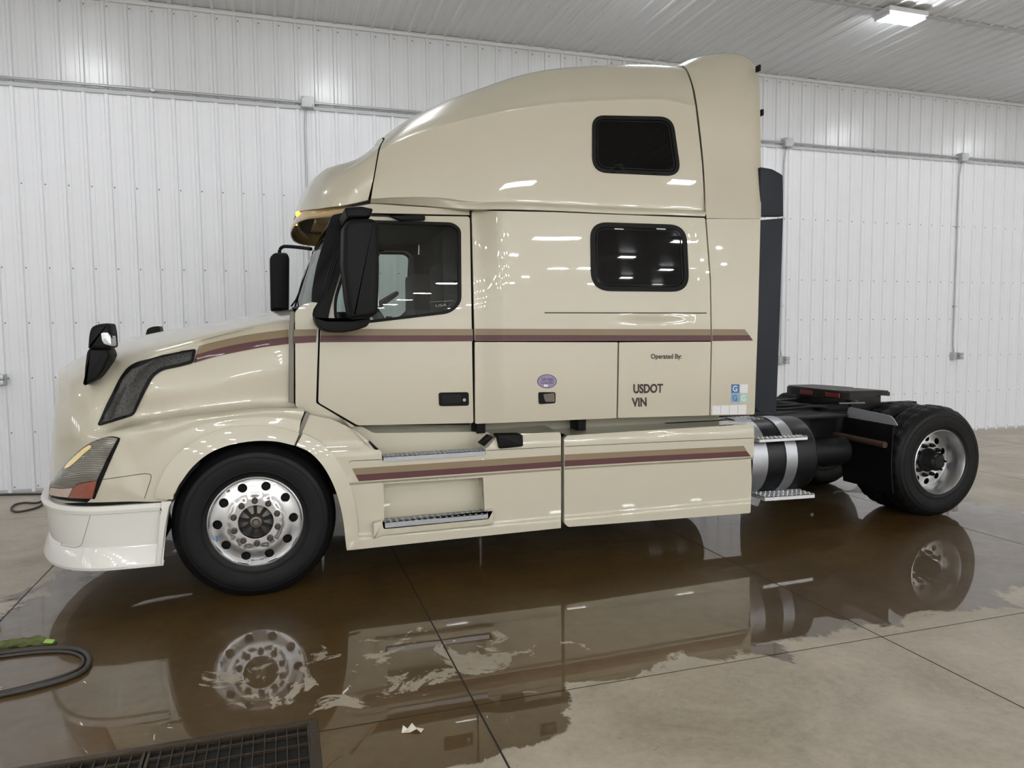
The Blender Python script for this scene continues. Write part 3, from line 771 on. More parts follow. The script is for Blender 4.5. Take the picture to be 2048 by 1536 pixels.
# ---------------------------------------------------------------- cab and sleeper panels
cowl = panel('cowl_panel', rr([(590, 624, 4), (601, 612, 6), (622, 604, 4), (640, 606, 0), (648, 620, 0), (637, 660, 0), (632, 806, 3), (710, 853, 0), (700, 855, 0), (618, 828, 0), (591, 812, 4)], 3, 3), S_body, M_CREAM, TRK, mirror=True)
win_ol = rr([(716, 462, 26), (735, 441, 10), (905, 446, 22), (921, 458, 18), (922, 606, 26), (900, 626, 14), (740, 645, 4), (680, 648, 8), (669, 636, 10), (668, 600, 20), (690, 530, 10)], 12, 5)
door_ol = rr([(636.5, 805, 5), (640.5, 662, 5), (668, 570, 5), (700, 478, 8), (722, 430, 10), (939.5, 433, 6), (946.8, 846, 4), (716, 851, 6)], 4, 3)
doors = panel('door', door_ol, S_body, M_CREAM, TRK, holes=[win_ol], mirror=True, thick=.03)
def S_in(X, Z): return S_body(X, Z)+.045
liner = panel('cab_liner', rr([(600, 640, 3), (640, 600, 3), (665, 556, 3), (705, 440, 3), (722, 425, 3), (934, 425, 0), (940, 850, 0), (715, 850, 0), (600, 800, 0)], 3, 2), S_in, M_DARK, TRK, holes=[shrink(win_ol, -2)], mirror=True, thick=.03, step=22)
for k, d in enumerate(doors):
    def add(name, ol, S, mt, holes=(), thick=.01, off=0., par=d, step=16):
        o = panel(name, ol, S, mt, par, holes=holes, thick=thick, off=off, step=step)
        if k:
            me = o.data; cn = [l.normal.copy() for l in me.corner_normals] if False else None
            for v in me.vertices: v.co.y = 2*CY-v.co.y
            me.flip_normals(); me.update()
        return o
    add('window_seal', shrink(win_ol, -1), S_body, M_BLACK, [shrink(win_ol, 5)], .03, .003)
    add('window_glass', shrink(win_ol, 4), lambda X, Z: S_body(X, Z)+.012, M_GLASS, thick=0)
    hd = add('door_handle', rr([(877, 785), (937, 784), (937.5, 811), (878, 812)], 5, 4), S_body, M_BLACK, (), .012, .008, step=8)
    add('handle_grip', rr([(884, 790), (921, 789), (921, 806), (884, 807)], 3, 3), S_body, M_DARK, (), .004, .0115, hd, 8)
    add('keyhole', [(928+3.2*math.cos(a*pi/6), 799.5+3.2*math.sin(a*pi/6)) for a in range(12)], S_body, M_ALU2, (), .003, .0125, hd, 6)
# "USA" etched mark in the glass corner
rail = panel('roof_rail', rr([(692, 417, 3), (745, 407, 3), (800, 411, 3), (939, 420, 0), (939, 430, 0), (745, 426, 3), (724, 428, 3), (700, 470, 0)], 3, 3), S_body, M_CREAM, TRK, mirror=True)
extr('rain_deflector', rr([(777, 430), (850, 428), (851, 440), (800, 440), (790, 436)], 2, 3), 5.13, 5.18, M_BLACK, TRK, .006, True)
panel('deflector_seam', [(742, 428.5), (780, 431), (780, 434), (742, 433)], S_body, M_DARK, TRK, thick=.005, off=.004)
up_ol = rr([(943.5, 421, 5), (1100, 424, 0), (1410, 436, 3), (1419.5, 560, 0), (1421.5, 681, 2), (949.3, 681.5, 2)], 3, 3)
slp = panel('sleeper_side', up_ol, S_body, M_CREAM, TRK, mirror=True)
lug = panel('luggage_door', rr([(949.4, 684, 2), (1235, 684.5, 2), (1232.5, 836, 3), (950.2, 847.5, 3)], 3, 3), S_body, M_CREAM, TRK, mirror=True, off=.004)
sdp = panel('lower_side_panel', rr([(1238, 684.5, 2), (1421, 683.5, 2), (1418, 830.5, 3), (1235.5, 835.5, 3)], 3, 3), S_body, M_CREAM, TRK, mirror=True, off=.004)
ext = panel('side_extender', rr([(1413, 437.5, 3), (1521, 438, 3), (1516, 640, 0), (1509, 829, 3), (1421, 831, 3), (1424, 683, 0), (1422, 560, 0)], 3, 3), S_body, M_CREAM, TRK, mirror=True, thick=.03)
# solid dark core behind the seams
core = [(1.40, 1.06), (3.62, 1.06), (3.64, 2.62), (1.40, 2.62)]
box('sleeper_core', (1.55, 5.17, 1.08), (3.60, 7.23, 2.70), M_DARK, TRK)
box('cab_floor', (.12, 5.16, 1.10), (1.45, 7.24, 1.2), M_DARK, TRK)
box('cab_back_curtain', (1.36, 5.2, 1.1), (1.43, 7.2, 2.68), M_SEAT, TRK)
box('headliner', (.5, 5.25, 2.60), (1.45, 7.15, 2.66), M_HEADLINER, TRK)
box('back_wall', (3.60, 5.12, 1.06), (3.66, 7.28, 2.66), M_CREAM, TRK, .01); box('back_wall', (3.60, 5.36, 2.66), (3.66, 7.04, 3.72), M_CREAM, TRK, .01)
# thin rubber line low on the sleeper
panel('rubbing_strip', [(1089, 624.5), (1413, 625.2), (1413, 627.2), (1089, 626.6)], S_body, M_GROOVE, TRK, thick=.004, off=.003, step=6)
# sleeper windows
def S_roof_side(X, Z): return 5.10
def win(name, ol, Sf, bvh=None):
    if bvh is None:
        fr = panel(name, ol, Sf, M_BLACK, TRK, holes=[shrink(ol, 9)], thick=.02, off=.008, step=14)
        panel('glass', shrink(ol, 8), Sf, M_TINT, fr, thick=0, off=.004, step=20)
        panel('inner_bead', shrink(ol, 12), Sf, M_BLACK, fr, holes=[shrink(ol, 14)], thick=.004, off=.007, step=20)
    else:
        fr = decal(name, ol, bvh, M_BLACK, TRK, off=.008, step=12, thick=.02, holes=[shrink(ol, 7)])
        decal('glass', shrink(ol, 6), bvh, M_TINT, fr, off=.004, step=16)
        decal('inner_bead', shrink(ol, 10), bvh, M_BLACK, fr, off=.006, step=16, holes=[shrink(ol, 12)])
    return fr
w1 = rr([(1180, 444, 34), (1372, 450, 36), (1378, 584, 36), (1182, 582, 40)], 30, 8)
win('sleeper_window', w1, S_body)
for a, b in ((1228, 1246), (1312, 1330)):
    panel('window_latch', [(a, 457), (b, 458), (b, 460), (a, 459)], S_body, M_ALU2, TRK, thick=.002, off=.010)
# body stripes
def stripe(name, ol, mt, par, S=S_body, off=.004): return panel(name, ol, S, mt, par, thick=0, off=off, step=7)
T0, T1, T2 = 658.5, 671.2, 683
stripe('tan_stripe', [(588, 659), (634, 658.5), (632.8, 671), (587, 673)], M_TAN, cowl[0]); stripe('maroon_stripe', [(587, 673), (632.8, 671), (632, 684.5), (586, 687)], M_MAROON, cowl[0])
stripe('tan_stripe', [(642, 658), (945.2, 658), (945.6, 670.5), (641, 671)], M_TAN, doors[0]); stripe('maroon_stripe', [(641, 671), (945.6, 670.5), (946, 682.5), (640, 684.5)], M_MAROON, doors[0])
stripe('tan_stripe', [(949.8, 657.5), (1420.8, 658.5), (1421, 670.5), (949.8, 670)], M_TAN, slp[0]); stripe('maroon_stripe', [(949.8, 670), (1421, 670.5), (1421.3, 680.6), (949.8, 681)], M_MAROON, slp[0])
stripe('tan_stripe', [(1424.4, 658.5), (1489, 658.5), (1498, 670.3), (1424.4, 670.5)], M_TAN, ext[0]); stripe('maroon_stripe', [(1424.4, 670.5), (1498, 670.3), (1505.5, 681), (1424.4, 682)], M_MAROON, ext[0])
# luggage door latch
lt = panel('latch', rr([(1076, 784), (1110, 784), (1110, 806), (1077, 808)], 4, 4), S_body, M_BLACK, lug[0], thick=.012, off=.012, step=8)
panel('latch_paddle', rr([(1085, 788, 2), (1107, 785.5, 2), (1108, 803, 2), (1089, 803, 3)], 2, 3), S_body, M_STEEL, lt, thick=.004, off=.017, step=8)
# ---------------------------------------------------------------- roof fairing
def strip(*rows_): return [[P(*q) for q in r] for r in rows_]
SY = (5.055, 5.128, 5.15, 5.19, 5.30, 5.48)
def st(pts, ys=SY): return [P(a, b, y) for (a, b), y in zip(pts, ys)]
SYF = (5.17, 5.13, 5.15, 5.19, 5.30, 5.48)
ST = [st([(741, 405), (742, 397), (748.5, 359), (759, 301), (763, 289), (769, 277)], SYF),
      st([(800, 408), (801, 394), (803, 340), (806, 279), (812, 258), (820, 241)], SYF),
      st([(870, 413), (871, 394), (872, 330), (873, 255), (880, 230), (890, 206)], SYF),
      st([(940, 418), (940, 402), (942, 325), (944, 236), (952, 206), (962, 179)], (5.11, 5.125, 5.15, 5.19, 5.30, 5.48)),
      st([(1030, 419), (1030, 404), (1031, 320), (1032, 218), (1038, 185), (1045, 152)]),
      st([(1120, 422), (1120, 408), (1119, 318), (1118, 207), (1120, 170), (1122, 138)]),
      st([(1250, 428), (1249, 414), (1246, 318), (1240, 200), (1238, 165), (1235, 131)]),
      st([(1340, 430), (1338, 418), (1333, 320), (1325, 200), (1318, 165), (1310, 131)]),
      st([(1409.5, 433), (1408.5, 421), (1403.5, 325), (1391, 213), (1381, 165), (1365, 135)])]
def crown(s):
    p = s[-1]; d = s[-1]-s[-2]
    return s+[Vector((p.x, lerp(p.y, CY, .35), p.z+.055)), Vector((p.x, CY, p.z+.075))]
for i_, s in enumerate(ST):
    a_, b_ = s[0], s[1]; w_ = 1 if i_ >= 4 else (.5 if i_ == 3 else 0)
    n1 = a_.lerp(b_, .45); n1.y = lerp(n1.y, a_.y+.006, w_); n2 = a_.lerp(b_, .80); n2.y = lerp(n2.y, a_.y+.035, w_)
    up_ = b_.lerp(s[2], .09); up_.y = b_.y-.002*w_
    cr_ = s[3]; f_ = .5 if i_ < 6 else (.75 if i_ == 6 else 1)
    lo_, hi_ = cr_.lerp(s[2], .10), cr_.lerp(s[4], .22)
    s[4:4] = [hi_]; s[3:3] = [lo_]
    s[1:2] = [n1, n2, b_, up_]
ST = [crown(s) for s in ST]
rf_rows = [[s[i] for s in ST] for i in range(len(ST[0]))]
rf_g = net(rf_rows, 90, 104)
bot = [Vector((p.x, p.y+.06, p.z)) for p in rf_g[0]]
roof = grid_obj('roof_fairing', [bot]+rf_g, M_CREAM, TRK, sharp=60, flip=True)
B_ROOF = bvh_of(roof)
w2 = rr([(1184, 231, 24), (1345, 234, 28), (1362, 353, 30), (1184, 345, 32)], 24, 8)
win('upper_sleeper_window', w2, None, B_ROOF)
# rear cap of the fairing
TY = (5.08, 5.155, 5.195, 5.30, 5.47)
TT = [st([(1413, 436.5), (1407, 325), (1394.5, 213), (1384.5, 165), (1368, 132)], TY),
      st([(1432, 436.5), (1428, 325), (1418, 213), (1410, 155), (1398, 118)], TY),
      st([(1462, 437), (1460, 325), (1453, 210), (1447, 150), (1436, 110)], TY),
      st([(1492, 437), (1491, 325), (1486, 210), (1480, 150), (1468, 108)], TY),
      st([(1511, 437), (1510.5, 325), (1508, 210), (1503, 155), (1493, 114)], (5.09, 5.16, 5.20, 5.31, 5.48)),
      st([(1522, 437), (1522, 325), (1520, 215), (1518, 165), (1513, 130)], (5.11, 5.18, 5.22, 5.33, 5.5))]
TT = [crown(s) for s in TT]
tr_rows = [[s[i] for s in TT] for i in range(len(TT[0]))]
tr_g = net(tr_rows, 40, 48)
tr_g = [[Vector((p.x, p.y+.04, p.z)) for p in tr_g[0]]]+tr_g
tr_g = [[Vector((r[0].x+.01, r[0].y+.05 if i < 40 else r[0].y, r[0].z-(.05 if i >= 34 else 0)))]+r+[Vector((r[-1].x+.005, min(CY, r[-1].y+.08), r[-1].z-(.03 if i > 30 else 0)))] for i, r in enumerate(tr_g)]
cap = grid_obj('rear_roof_cap', tr_g, M_CREAM, TRK, sharp=55, flip=True)
for px, py in ((1519, 136), (1525, 225)):
    c = P(px, py, 5.3); box('marker_bracket', (c.x-.012, 5.29, c.z-.025), (c.x+.008, 5.34, c.z+.025), M_BLACK, TRK, .006)
# front cap over the windscreen
KY = [(5.16, 5.14, 5.15, 5.19, 5.30, 5.48), (5.17, 5.17, 5.19, 5.24, 5.34, 5.5), (5.26, 5.28, 5.31, 5.38, 5.47, 5.58), (5.66, 5.67, 5.68, 5.71, 5.75, 5.8)]
KK = [st([(736, 400), (746, 358), (751, 330), (756, 302), (760, 290), (766, 279)], KY[0]),
      st([(690, 410), (697, 383), (702, 360), (707, 336), (712, 326), (717, 316)], KY[1]),
      st([(640, 417), (642, 398), (645, 382), (652, 362), (660, 346), (668, 332)], KY[2]),
      st([(597, 424), (600, 408), (606, 392), (617, 371), (632, 353), (650, 339)], KY[3])]
KK = [s+[Vector((s[-1].x+.02, lerp(s[-1].y, CY, .4), s[-1].z+.03)), Vector((s[-1].x+.03, CY, s[-1].z+.04))] for s in KK]
for i_ in (-2, -1): KK[0][i_] = ST[0][i_]+Vector((-.008, 0, .0))
lastc = [Vector((p.x-.03, CY, p.z)) for p in KK[-1][:-2]]+[Vector((KK[-1][-3].x-.01, CY, KK[-1][-3].z+.02)), Vector((KK[-1][-3].x, CY, KK[-1][-3].z+.035))]
KK.append(lastc)
k_rows = [[s[i] for s in KK] for i in range(len(KK[0]))]
k_g = net(k_rows, 48, 44)
k_g = [[Vector((p.x+.05, p.y+.03, p.z+.01)) for p in k_g[0]]]+k_g
fcap = grid_obj('front_roof_cap', k_g, M_CREAM, TRK, sharp=60)
# visor below the cap
def visor():
    top = spl([(5.27, .55, 2.66), (5.31, .41, 2.655), (5.42, .30, 2.65), (5.60, .225, 2.645), (5.85, .19, 2.645), (6.2, .175, 2.645)], 8)
    bo = spl([(5.28, .49, 2.56), (5.31, .37, 2.558), (5.40, .26, 2.556), (5.57, .185, 2.555), (5.85, .15, 2.555), (6.2, .135, 2.555)], 8)
    g = []
    for l in range(7):
        t = l/6; bl = -.02*math.sin(pi*t)
        g.append([Vector((lerp(a[1], b[1], t)+bl*.6, lerp(a[0], b[0], t)+bl, lerp(a[2], b[2], t))) for a, b in zip(top, bo)])
    o = grid_obj('sun_visor', g, M_VISOR, TRK, flip=True); md = o.modifiers.new('t', 'SOLIDIFY'); md.thickness = .008; return o
vis = visor()
box('cap_underside', (.32, 5.48, 2.665), (.75, 6.92, 2.68), M_VISOR, TRK)
for q in ((597, 428, 5.68), (592, 446, 5.95)):
    c = P(*q)
    V, F = lathe_data([(.0, -.0), (.016, .0), (.02, .012), (.02, .03)], 0, 0, 12)
    mk('marker_light', [Vector((c.x-.02+v.y, c.y+v.x, c.z+v.z)) for v in V], F, M_AMBER, TRK)
# ---------------------------------------------------------------- windscreen, pillars, cab interior
def wscreen():
    base = [Vector((.275, 5.22, 1.88)), Vector((.20, 5.5, 1.92)), Vector((.15, 5.85, 1.945)), Vector((.135, 6.2, 1.95))]
    top = [Vector((.62, 5.33, 2.66)), Vector((.53, 5.55, 2.68)), Vector((.46, 5.85, 2.69)), Vector((.44, 6.2, 2.69))]
    mid = [a.lerp(b, .5)+Vector((-.025, -.01, .015)) for a, b in zip(base, top)]
    g = net([base, mid, top], 16, 10)
    ws = grid_obj('windscreen', g, M_WSHIELD, TRK, flip=True)
    fr = [g[0][k]+Vector((-.004, -.004, 0)) for k in range(17)]
    tube('windscreen_seal', fr+[mir(p) for p in fr[::-1]], .012, M_BLACK, TRK, 8)
    return ws
wscreen()
ap = rr([(664, 430, 6), (690, 425, 6), (706, 455, 4), (688, 520, 10), (672, 575, 10), (660, 618, 8), (656, 640, 4), (664, 652, 3), (634, 652, 6), (625, 634, 6), (623, 588, 14), (632, 535, 16), (645, 490, 10)], 6, 4)
def S_pil(X, Z): return S_body(X, Z)-.018+.10*sm(.02, .20, (.30+.45*max(0, (Z-1.9)/.75))-X)
panel('a_pillar_cover', ap, S_pil, M_BLACK, TRK, mirror=True, thick=.05, step=10)
for k in range(3):
    pts = [(690-6*k, 470), (668-4*k, 535), (652-4*k, 590)]
    panel('pillar_rib', line(spl(pts, 5), 1.6), S_pil, M_SLATE, TRK, thick=.003, off=.004, step=9)
# dashboard, wheel, seats
def dash():
    bm = bmesh.new(); add_box(bm, (.16, 5.28, 1.55), (.62, 7.12, 1.90), .05); return from_bm('dashboard', bm, M_BLACK, TRK)
dash()
V = []; F = []; c = Vector((.70, 5.65, 1.93)); ax = Vector((-.55, 0, .83)).normalized(); e1 = Vector((0, 1, 0)); e2 = ax.cross(e1)
path = [c+e1*.22*math.cos(2*pi*k/28)+e2*.22*math.sin(2*pi*k/28) for k in range(29)]
sw = tube('steering_wheel', path, .017, M_BLACK, TRK, 8)
for a in (.3, 2.2, 4.2): tube('spoke', [c, c+e1*.21*math.cos(a)+e2*.21*math.sin(a)], .014, M_BLACK, sw, 6)
tube('steering_column', [c, c-ax*.35], .04, M_BLACK, sw, 8)
for y in (5.6, 6.8):
    st_ = box('seat', (.78, y-.26, 1.2), (1.30, y+.26, 1.62), M_SEAT, TRK, .05)
    box('backrest', (1.18, y-.25, 1.55), (1.34, y+.25, 2.28), M_SEAT, st_, .05)
    box('headrest', (1.2, y-.14, 2.26), (1.31, y+.14, 2.46), M_SEAT, st_, .04)
# ---------------------------------------------------------------- door mirror (near) and its arms
mh = extr('door_mirror', rr([(688, 447, 10), (706, 436, 8), (745, 436, 10), (757, 443, 8), (759.5, 540, 10), (757, 626, 10), (742, 636, 8), (701, 639, 8), (694, 600, 10), (686, 530, 10)], 6, 4), 4.70, 4.93, M_BLACK, TRK, .035)
extr('mirror_arm_cap', rr([(688, 415, 6), (722, 412, 6), (747, 417, 4), (741, 434, 3), (694, 436, 4)], 4, 3), 4.76, 5.20, M_BLACK, mh, .015)
extr('mirror_arm_base', rr([(628, 632, 6), (652, 640, 6), (702, 640, 6), (742, 634, 6), (737, 652, 8), (712, 661, 16), (680, 666, 16), (650, 663, 10), (634, 650, 8)], 6, 4), 4.82, 5.13, M_BLACK, mh, .010)
box('mirror_face', (P(757, 540, 4.70).x-.01, 4.75, 1.92), (P(757, 540, 4.70).x+.003, 4.90, 2.40), M_MIRROR, mh)
# far mirror on the passenger side
fm = extr('door_mirror', rr([(539, 515, 8), (548, 505, 8), (574, 505, 6), (579, 515, 6), (578, 622, 6), (541, 622, 4)], 5, 4), 7.5, 7.72, M_BLACK, TRK, .03)
arm = [P(559, 506, 7.6), P(560, 499, 7.6), P(566, 493.5, 7.58), P(578, 493, 7.52), P(600, 495, 7.40), P(622, 498, 7.25)]
tube('mirror_arm', [Vector(q) for q in spl([tuple(a) for a in arm], 5)], .017, M_BLACK, fm, 8)
wp = [P(583, 612, 5.9), P(592, 600, 6.0), P(604, 572, 6.1), P(612, 540, 6.15)]
tube('wiper_arm', wp, .007, M_BLACK, TRK, 6)
# hood rear seal
extr('cowl_gap_seal', [(580, 624), (588, 622), (588, 806), (577, 804), (578, 700)], 5.10, 5.20, M_GREYTRIM, TRK, .006, True)
# seam piece between fender and step fairing
extr('fender_seal', [(612, 823), (620, 828), (598, 880), (590, 892), (586, 889)], 5.0, 5.05, M_GREYTRIM, TRK, .004, True)
# ---------------------------------------------------------------- side skirts
def S_skirt(X, Z):
    # stripe band proud, body tucked below it, lip kicked out at the bottom
    b = 4.978
    low = .985-.0
    zt = .7385-.018*sm(2.0, 3.7, X)
    b += .026*(1-sm(zt-.014, zt+.002, Z))
    b -= .022*(1-sm(.345, .385, Z))
    b += .03*sm(.93, 1.02, Z)
    return b
def S_skirtF(X, Z):
    b = S_skirt(X, Z)
    # rounded wheel-arch flare at the front end
    d = math.hypot(X+.165, Z-.50)
    b -= .012*(1-sm(.60, .66, d))
    b += .02*sm(.60, .66, d)*(1-sm(.70, .80, X+.1*0)) *0
    return b
def kink_rows(x0, x1):
    out = []; n = int((x1-x0)/.022)
    for i in range(n+1):
        X = lerp(x0, x1, i/n); zt = .7385-.018*sm(2.0, 3.7, X)
        for Z in (zt+.006, zt+.001, zt-.006, zt-.0135, zt-.019, .392, .384, .365, .346, .338): out.append(proj((X, S_skirt(X, Z), Z)))
    return out
skf_ol = [(617, 830)]+spl([(660, 838), (705, 858), (735, 880), (763, 904)], 3)+[(764, 921), (972, 908), (971, 897), (978, 893), (992, 874), (1000, 870), (1119, 864, 0)[:2]]+[(1122, 870), (1122, 1056)]+spl([(1122, 1056), (900, 1079), (694, 1101)], 3)[1:]+spl([(692, 1085), (687, 1045), (680, 1010), (667, 970), (646, 932), (620, 905), (592, 892)], 4)
pocket = [(767, 968), (966, 955), (970, 1031), (769, 1045)]
skf = panel('front_skirt', skf_ol, S_skirtF, M_CREAM, TRK, holes=[pocket], thick=.05, step=9, mirror=True, extra=kink_rows(.44, 1.96))
def pocket_box(corn, Sf, depth, mt, par, name):
    n = len(corn); fr_ = [solve(x, y, Sf) for x, y in corn]; bk = [Vector((p.x, p.y+depth, p.z)) for p in fr_]
    V = fr_+bk; F = [[i, n+i, n+(i+1) % n, (i+1) % n] for i in range(n)]+[list(range(n, 2*n))]
    return mk(name, V, F, mt, par, smooth=False)
pocket_box(pocket, S_skirtF, .13, M_CREAM, skf[0], 'step_pocket')
# arch flare on the skirt
fi = spl([(592, 892), (620, 905), (646, 932), (667, 970), (680, 1010), (687, 1045), (693, 1098)], 6)
fo = spl([(606, 868), (640, 885), (672, 918), (695, 958), (709, 1000), (715, 1045), (719, 1096)], 6)
sweep_flare('arch_flare', fi, fo, 4.942, M_CREAM, TRK)
# top shelf of the step fairing and the upper step well
def quadbox(name, corners, mt, par, sharp=30):
    return mk(name, corners, [[0, 1, 2, 3]], mt, par, smooth=False)
a0, a1 = solve(764, 921, S_skirtF), solve(972, 908, S_skirtF)
zt0 = P(764, 905, 4.98).z
well = mk('step_well', [Vector((a0.x, 4.985, a0.z)), Vector((a1.x, 4.985, a1.z)), Vector((a1.x, 5.20, a1.z)), Vector((a0.x, 5.20, a0.z)),
                        Vector((a0.x-.02, 5.20, a0.z+.16)), Vector((a1.x+.03, 5.20, a1.z+.13)), Vector((a0.x-.26, 4.99, a0.z+.30)), Vector((a0.x-.26, 5.2, a0.z+.30)), Vector((a1.x+.10, 4.99, a1.z+.12)), Vector((a1.x+.10, 5.2, a1.z+.12))],
          [[0, 1, 2, 3], [3, 2, 5, 4], [0, 3, 7, 6], [1, 8, 9, 2], [3, 4, 7], [2, 9, 5]], M_CREAM, TRK, smooth=False)
zt1 = solve(1119, 864, S_skirtF)
x9 = solve(992, 874, S_skirtF)
mk('skirt_top', [Vector((x9.x, 5.0, x9.z)), Vector((zt1.x, 5.0, zt1.z)), Vector((zt1.x, 5.345, zt1.z+.01)), Vector((x9.x, 5.345, x9.z+.01))], [[0, 1, 2, 3]], M_CREAM, TRK, smooth=False)
# rear skirt
skr_ol = rr([(1128, 878, 0), (1134, 871, 3), (1497, 848.5, 4), (1508.5, 853, 4), (1507.5, 917, 3), (1502, 919, 0), (1503.5, 960, 0), (1502, 1000, 0), (1501, 1026, 3), (1136, 1054, 4), (1128.5, 1046, 3)], 3, 3)
skr = panel('rear_skirt', skr_ol, S_skirt, M_CREAM, TRK, thick=.05, step=9, mirror=True, extra=kink_rows(2.01, 3.62))
z1, z2 = solve(1134, 871, S_skirt), solve(1508, 850, S_skirt)
mk('skirt_top', [Vector((z1.x, 5.0, z1.z)), Vector((z2.x, 5.0, z2.z)), Vector((z2.x, 5.345, z2.z+.005)), Vector((z1.x, 5.345, z1.z+.005))], [[0, 1, 2, 3]], M_CREAM, TRK, smooth=False)
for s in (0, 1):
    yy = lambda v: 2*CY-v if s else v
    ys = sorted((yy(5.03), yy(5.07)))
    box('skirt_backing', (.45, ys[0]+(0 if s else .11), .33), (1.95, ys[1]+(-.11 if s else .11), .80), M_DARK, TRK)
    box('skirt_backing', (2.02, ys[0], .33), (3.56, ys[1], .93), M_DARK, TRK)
# skirt seam line and stripes
panel('skirt_seam', line([(1130, 893), (1300, 885), (1507, 876)], 1.1), S_skirt, M_GROOVE, skr[0], thick=0, off=.001, step=12)
panel('skirt_seam', line([(973, 901), (1050, 897), (1121, 893)], 1.1), S_skirtF, M_GROOVE, skf[0], thick=0, off=.001, step=12)
panel('skirt_seam', line([(698, 925), (702, 922), (762, 919)], 1.1), S_skirtF, M_GROOVE, skf[0], thick=0, off=.001, step=12)
stripe('tan_stripe', [(704, 937), (900, 924), (1122, 909.5), (1122, 922), (900, 937), (711, 949.5)], M_TAN, skf[0], S_skirtF); stripe('maroon_stripe', [(711, 949.5), (900, 937), (1122, 922), (1122, 933.5), (900, 949), (718, 962.5)], M_MAROON, skf[0], S_skirtF)
stripe('tan_stripe', [(1129, 909), (1300, 900.5), (1487, 891.5), (1493, 902), (1300, 911.5), (1129, 921)], M_TAN, skr[0], S_skirt); stripe('maroon_stripe', [(1129, 921), (1300, 911.5), (1493, 902), (1501, 912.5), (1300, 923), (1129, 933)], M_MAROON, skr[0], S_skirt)
panel('paint_chip', [(1054, 913), (1060, 915), (1066, 912), (1075, 917), (1083, 912), (1092, 911), (1088, 919), (1078, 922), (1072, 919), (1063, 921)] if False else [(962, 918), (966, 917), (970, 921), (974, 924), (980, 920), (990, 922), (992, 926), (984, 924), (976, 927), (968, 923)], S_skirtF, M_WHITEST, skf[0], thick=0, off=.003, step=6)
panel('paint_chip', [(906, 927), (910, 924), (909, 930), (903, 931)], S_skirtF, M_WHITEST, skf[0], thick=0, off=.003, step=6)
# recessed panel between body and skirts
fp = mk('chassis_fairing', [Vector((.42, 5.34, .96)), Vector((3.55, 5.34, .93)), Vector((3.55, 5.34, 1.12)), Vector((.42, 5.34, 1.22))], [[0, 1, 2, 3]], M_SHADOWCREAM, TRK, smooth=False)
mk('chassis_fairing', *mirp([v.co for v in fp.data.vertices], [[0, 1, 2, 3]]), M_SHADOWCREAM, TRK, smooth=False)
for px, py in ((961, 855), (1162, 850)):
    c = P(px, py, 5.2); box('mount_bracket', (c.x-.035, 5.17, c.z-.04), (c.x+.03, 5.345, c.z+.06), M_BLACK, TRK, .006)
# rubber pieces by the upper step
extr('grab_pad', rr([(959, 887), (978, 870), (988, 874), (969, 893)], 2, 3), 4.99, 5.05, M_BLACK, TRK, .006)
extr('skirt_latch_block', rr([(995, 870, 3), (1046, 869, 4), (1047, 893, 4), (999, 898, 4)], 3, 3), 4.95, 5.06, M_BLACK, TRK, .008)
extr('grab_pad', rr([(737, 883), (742, 884), (760, 901), (757, 904), (748, 898)], 1, 2), 4.985, 5.03, M_BLACK, TRK, .003)
# lower step ledge
led = extr('step_ledge', rr([(747, 1046, 3), (766, 1042, 2), (769, 1056, 2), (977, 1036, 2), (976, 1022, 2), (988, 1019, 3), (987, 1049, 3), (765, 1072, 3), (747, 1079, 2)], 2, 3), 4.955, 5.04, M_CREAM, TRK, .008)
# ---- perforated treads
def tread(name, a, b, depth, mt, rowsn, nx, lab=None, face=.03, xrot=0):
    """step plate from front-left a to front-right b, going back by depth"""
    t = empty_part(name) if False else None
    a = Vector(a); b = Vector(b); L = (b-a).length; ex = (b-a)/L
    bm = bmesh.new()
    def bar(x0, x1, y0, y1, z0, z1):
        vs = [a+ex*x+Vector((0, y, z)) for x in (x0, x1) for y in (y0, y1) for z in (z0, z1)]
        v = [bm.verts.new(q) for q in vs]
        for q in ((0, 1, 3, 2), (4, 6, 7, 5), (0, 4, 5, 1), (2, 3, 7, 6), (0, 2, 6, 4), (1, 5, 7, 3)): bm.faces.new([v[i] for i in q])
    bar(0, L, 0, .006, -face, 0); bar(0, L, depth-.006, depth, -face, 0); bar(0, .005, .006, depth-.006, -face, 0); bar(L-.005, L, .006, depth-.006, -face, 0)
    sy = depth/rowsn; sx = L/nx
    for r in range(rowsn+1): bar(0, L, max(0, r*sy-sy*.22), min(depth, r*sy+sy*.22), -.004, .0)
    for c in range(nx+1):
        bar(max(0, c*sx-sx*.2), min(L, c*sx+sx*.2), 0, depth, -.0045, -.0005)
        for r in range(rowsn): bar(max(0, c*sx-sx*.16), min(L, c*sx+sx*.16), r*sy+sy*.1, r*sy+sy*.5, 0, .005)
    o = from_bm(name, bm, mt, TRK)
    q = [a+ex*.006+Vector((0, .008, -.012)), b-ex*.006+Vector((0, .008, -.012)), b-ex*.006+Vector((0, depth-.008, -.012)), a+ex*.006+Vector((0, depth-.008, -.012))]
    mk('tread_shade_sheet', q, [[0, 1, 2, 3]], M_DARK, o, smooth=False); return o  # dark sheet standing in for the shade below the tread holes
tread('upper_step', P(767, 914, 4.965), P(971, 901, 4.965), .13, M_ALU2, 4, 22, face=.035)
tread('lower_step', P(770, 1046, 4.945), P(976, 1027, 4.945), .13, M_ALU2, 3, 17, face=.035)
box('step_shade_block', (P(769, 1045, 4.96).x+.01, 4.965, P(976, 1026, 4.96).z-.06), (P(976, 1026, 4.96).x-.01, 5.10, P(976, 1026, 4.96).z-.03), M_DARK, TRK)  # added dark block, paints the shaded gap under the lower step
